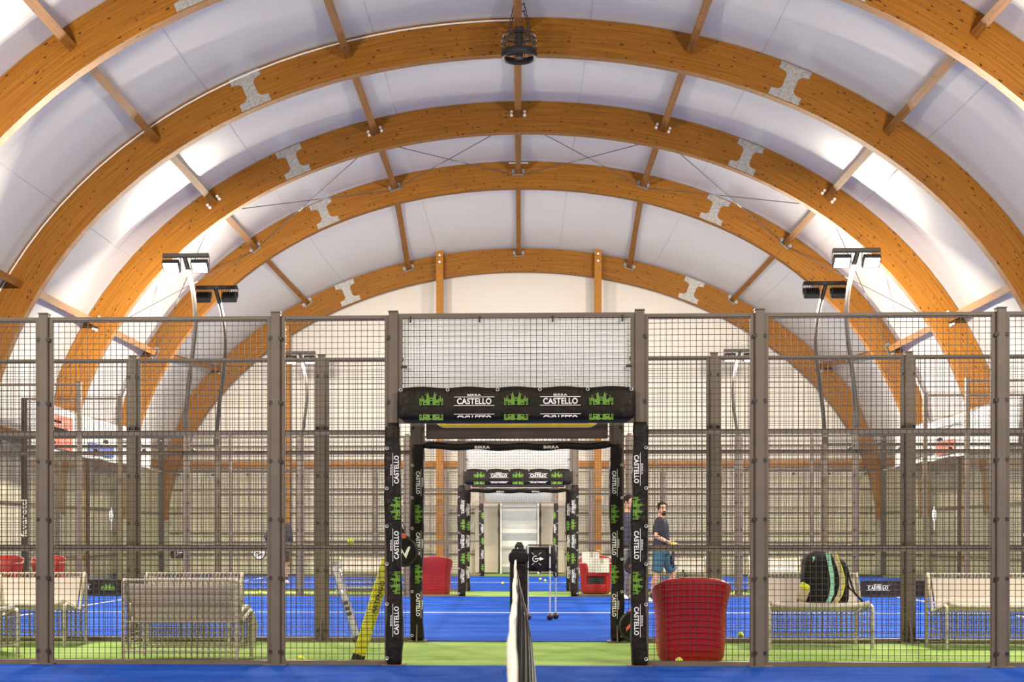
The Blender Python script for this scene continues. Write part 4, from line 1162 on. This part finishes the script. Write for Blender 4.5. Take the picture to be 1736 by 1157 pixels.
def person(loc, rz, J, label, top_m, bot_m, hair_len, beard, head_yaw, bottoms, sleeve, hood=False, s_=1.0):
    """J: joints in a frame facing -y with the left side at +x"""
    e = empty('person', loc, label, 'person', None, rz); e.scale = (s_, s_, s_)
    V = {k: Vector(v) for k, v in J.items()}
    hb, feats = head(e, V['head'], head_yaw, hair_len, beard)
    b = hb
    ell_loft(b, [(V['pelvis'].x, V['pelvis'].y, V['pelvis'].z-.08, .13, .10), (V['pelvis'].x, V['pelvis'].y, V['pelvis'].z+.03, .16, .115), (V['waist'].x, V['waist'].y, V['waist'].z, .145, .105),
                 (V['chest'].x, V['chest'].y, V['chest'].z, .175, .12), (V['chest'].x, V['chest'].y, V['chest'].z+.13, .15, .10), (V['neck'].x, V['neck'].y, V['neck'].z-.03, .07, .07)])
    b.tube([V['neck']-Vector((0, 0, .06)), V['neck']+Vector((0, 0, .02)), V['head']-Vector((0, -.01, .07))], [.065, .058, .056], 12)
    for q in 'LR':
        b.tube([V['sh'+q], V['el'+q], V['wr'+q]], [.056, .043, .028], 10, ends=True)
        mid = V['el'+q].lerp(V['wr'+q], .3); b.tube([V['el'+q], mid, V['wr'+q]], [.041, .044, .027], 10, ends=True)
        hand(b, V['wr'+q], V['wr'+q]-V['el'+q] if 'hd'+q not in V else V['hd'+q], 1 if q == 'L' else -1, .75)
        hip, kn, an = V['hip'+q], V['kn'+q], V['an'+q]
        b.tube([hip, hip.lerp(kn, .5), kn], [.088, .075, .056], 12, ends=True)
        cf = kn.lerp(an, .32)+Vector((0, .018, 0)); b.tube([kn, cf, an], [.053, .058, .036], 12, ends=True)
        b.tube([an, an+Vector((0, .03, -.04)), an+Vector((0, -.10, -.055))], [.038, .040, .034], 10, ends=True)
    remesh(b, 'body', M['skin'], e, .009, 3)
    feats()
    # top garment
    b = MB(); zt = V['pelvis'].z-.06
    ell_loft(b, [(V['pelvis'].x, V['pelvis'].y, zt, .185, .140), (V['pelvis'].x, V['pelvis'].y, zt+.10, .185, .140), (V['waist'].x, V['waist'].y-.01, V['waist'].z, .178, .138),
                 (V['chest'].x, V['chest'].y, V['chest'].z, .198, .142), (V['chest'].x, V['chest'].y, V['chest'].z+.10, .185, .125), (V['neck'].x, V['neck'].y, V['neck'].z-.015, .088, .082)], 24)
    for q in 'LR':
        sh, el, wr = V['sh'+q], V['el'+q], V['wr'+q]
        if sleeve == 'long': b.tube([sh, sh.lerp(el, .5), el, el.lerp(wr, .5), wr], [.074, .068, .060, .054, .042], 12, ends=False); b.sphere(sh, .078, 12, 8)
        else: b.tube([sh, sh.lerp(el, .75)], [.076, .074], 12); b.sphere(sh, .079, 12, 8)
    if hood:
        b.sphere(V['neck']+Vector((0, .075, .03)), (.115, .085, .095), 14, 10)
    t = remesh(b, 'jacket' if sleeve == 'long' else 'shirt', top_m, e, .012, 3)
    # bottom garment
    b = MB(); ell_loft(b, [(V['pelvis'].x, V['pelvis'].y, V['pelvis'].z-.13, .175, .135), (V['pelvis'].x, V['pelvis'].y, V['pelvis'].z-.04, .182, .138), (V['pelvis'].x, V['pelvis'].y, V['pelvis'].z+.06, .172, .128)], 24)
    for q in 'LR':
        hip, kn, an = V['hip'+q], V['kn'+q], V['an'+q]
        if bottoms == 'long': b.tube([hip, hip.lerp(kn, .5), kn, kn.lerp(an, .5), an+Vector((0, 0, .0))], [.104, .092, .075, .068, .062], 14)
        else: b.tube([hip, hip.lerp(kn, .5), hip.lerp(kn, .93)], [.108, .104, .102], 14)
    remesh(b, 'trousers' if bottoms == 'long' else 'shorts', bot_m, e, .012, 3)
    for q in 'LR':
        an = V['an'+q]; b = MB()
        b.tube([an+Vector((0, .045, -.045)), an+Vector((0, -.02, -.040)), an+Vector((0, -.10, -.055)), an+Vector((0, -.165, -.065))], [.042, .047, .043, .028], 12, ends=True)
        for p in range(len(b.v)):
            x, y, z = b.v[p]; b.v[p] = (x, y, max(z, an.z-.085))
        sh = b.build('shoe', M['shoe'], e, True)
        b = MB(); b.rbox(an+Vector((0, -.06, -.078)), (.088, .26, .02), .009); b.build('sole', M['rubber' if bottoms == 'long' else 'white_paint'], sh)
        b = MB(); b.tube([an+Vector((0, 0, -.03)), an+Vector((0, .005, .07))], [.043, .042], 12); b.build('sock', M['rubber'], sh, True)
    return e
BASE = dict(head=(0, -.02, 1.625), neck=(0, 0, 1.475), chest=(0, 0, 1.27), waist=(0, 0, 1.08), pelvis=(0, 0, .955),
            shL=(.185, .0, 1.405), elL=(.23, .02, 1.13), wrL=(.235, -.04, .89), shR=(-.185, .0, 1.405), elR=(-.23, .02, 1.13), wrR=(-.235, -.04, .89),
            hipL=(.09, 0, .90), knL=(.10, -.02, .50), anL=(.105, .02, .087), hipR=(-.09, 0, .90), knR=(-.10, -.02, .50), anR=(-.105, .02, .087))
J3 = dict(BASE); J3.update(elR=(-.235, .07, 1.14), wrR=(-.16, -.17, 1.02), hdR=(.05, -.12, -.02), elL=(.22, .02, 1.13), wrL=(.12, -.20, 1.0), hdL=(-.05, -.12, -.03),
    hipL=(.09, 0, .90), knL=(.12, -.20, .51), anL=(.13, -.17, .087), hipR=(-.09, .02, .90), knR=(-.10, .06, .50), anR=(-.11, .13, .087))
p3 = person((2.42, 21.35, .008), math.radians(78), J3, 'man in navy T-shirt and teal shorts, standing sideways and holding a racket', M['navy'], M['teal'], .4, True, math.radians(-58), 'short', 'short', s_=.975)
b = MB(); b.box((0, 0, 0), (.09, .024, .022), Matrix.Rotation(.25, 3, 'Z')); b.build('chest_print', M['white'], p3, loc=(.06, -.121, 1.25))
rk = racket((2.64, 21.42, .70), 'padel racket held low by the man in teal shorts', M['rubber'], M['white'], (0, -.35, 1.35), False)
ball(2.58, 21.10, 1.00, 'yellow ball held in the hand of the man in teal shorts')
J2 = dict(BASE); J2.update(knL=(.11, -.03, .50), head=(0, -.03, 1.635), elR=(-.25, .03, 1.14), wrR=(-.25, -.03, .90))
p2 = person((1.95, 22.3, .008), math.radians(25), J2, 'dark-haired youth in navy quilted sweater and pale trousers, between the padded gate posts', M['quilt'], M['pants'], .3, False, math.radians(22), 'long', 'long', s_=1.055)
racket((1.99, 21.98, .62), 'dark padel racket hanging beside the pale trousers of the youth', M['rubber'], M['adred'], (0, .1, .2), False)
J1 = dict(BASE); J1.update(elL=(.35, .03, 1.13), wrL=(.30, -.08, .94), wrR=(-.25, -.1, .95), knL=(.14, -.02, .5), anL=(.20, .0, .087), anR=(-.14, .02, .087))
p1 = person((-5.70, 30.0, .008), PI+.15, J1, 'person in dark hooded jacket and black shorts seen from behind on the far court', M['navy'], M['black'], 1.4, False, 0.2, 'short', 'long', hood=True, s_=.985)
racket((-6.20, 29.9, .72), 'white-faced padel racket held by the person in the hooded jacket', M['card'], M['rubber'], (0, .9, .0), False)

# ------------------------------------------------------------------ pale fittings on the timber feet seen through the end glass
for sx in (-1, 1):
    e = empty('hanging_cleat', (sx*7.62, F[2]+.04, 1.46), 'slim white fitting on the glass pane at the %s end of the third fence' % ('left' if sx < 0 else 'right'), 'fitting', 'white glass fittings')
    b = MB(); b.loft([[(wd*math.cos(2*PI*k/10), wd*.3*math.sin(2*PI*k/10)-.05, z) for k in range(10)] for z, wd in ((-.22, .006), (-.06, .010), (-.02, .03), (.06, .040), (.13, .034), (.16, .012))]); b.build('plate', M['white_paint'], e, True)
    b = MB(); b.sphere((0, -.05, .185), .018, 8, 6); b.build('knob', M['white_paint'], e, True)
    b = MB(); b.cyl((0, -.066, .05), (0, -.060, .05), .012, 8); b.cyl((0, -.066, -.0), (0, -.060, -.0), .012, 8); b.build('screw', M['rubber'], e)
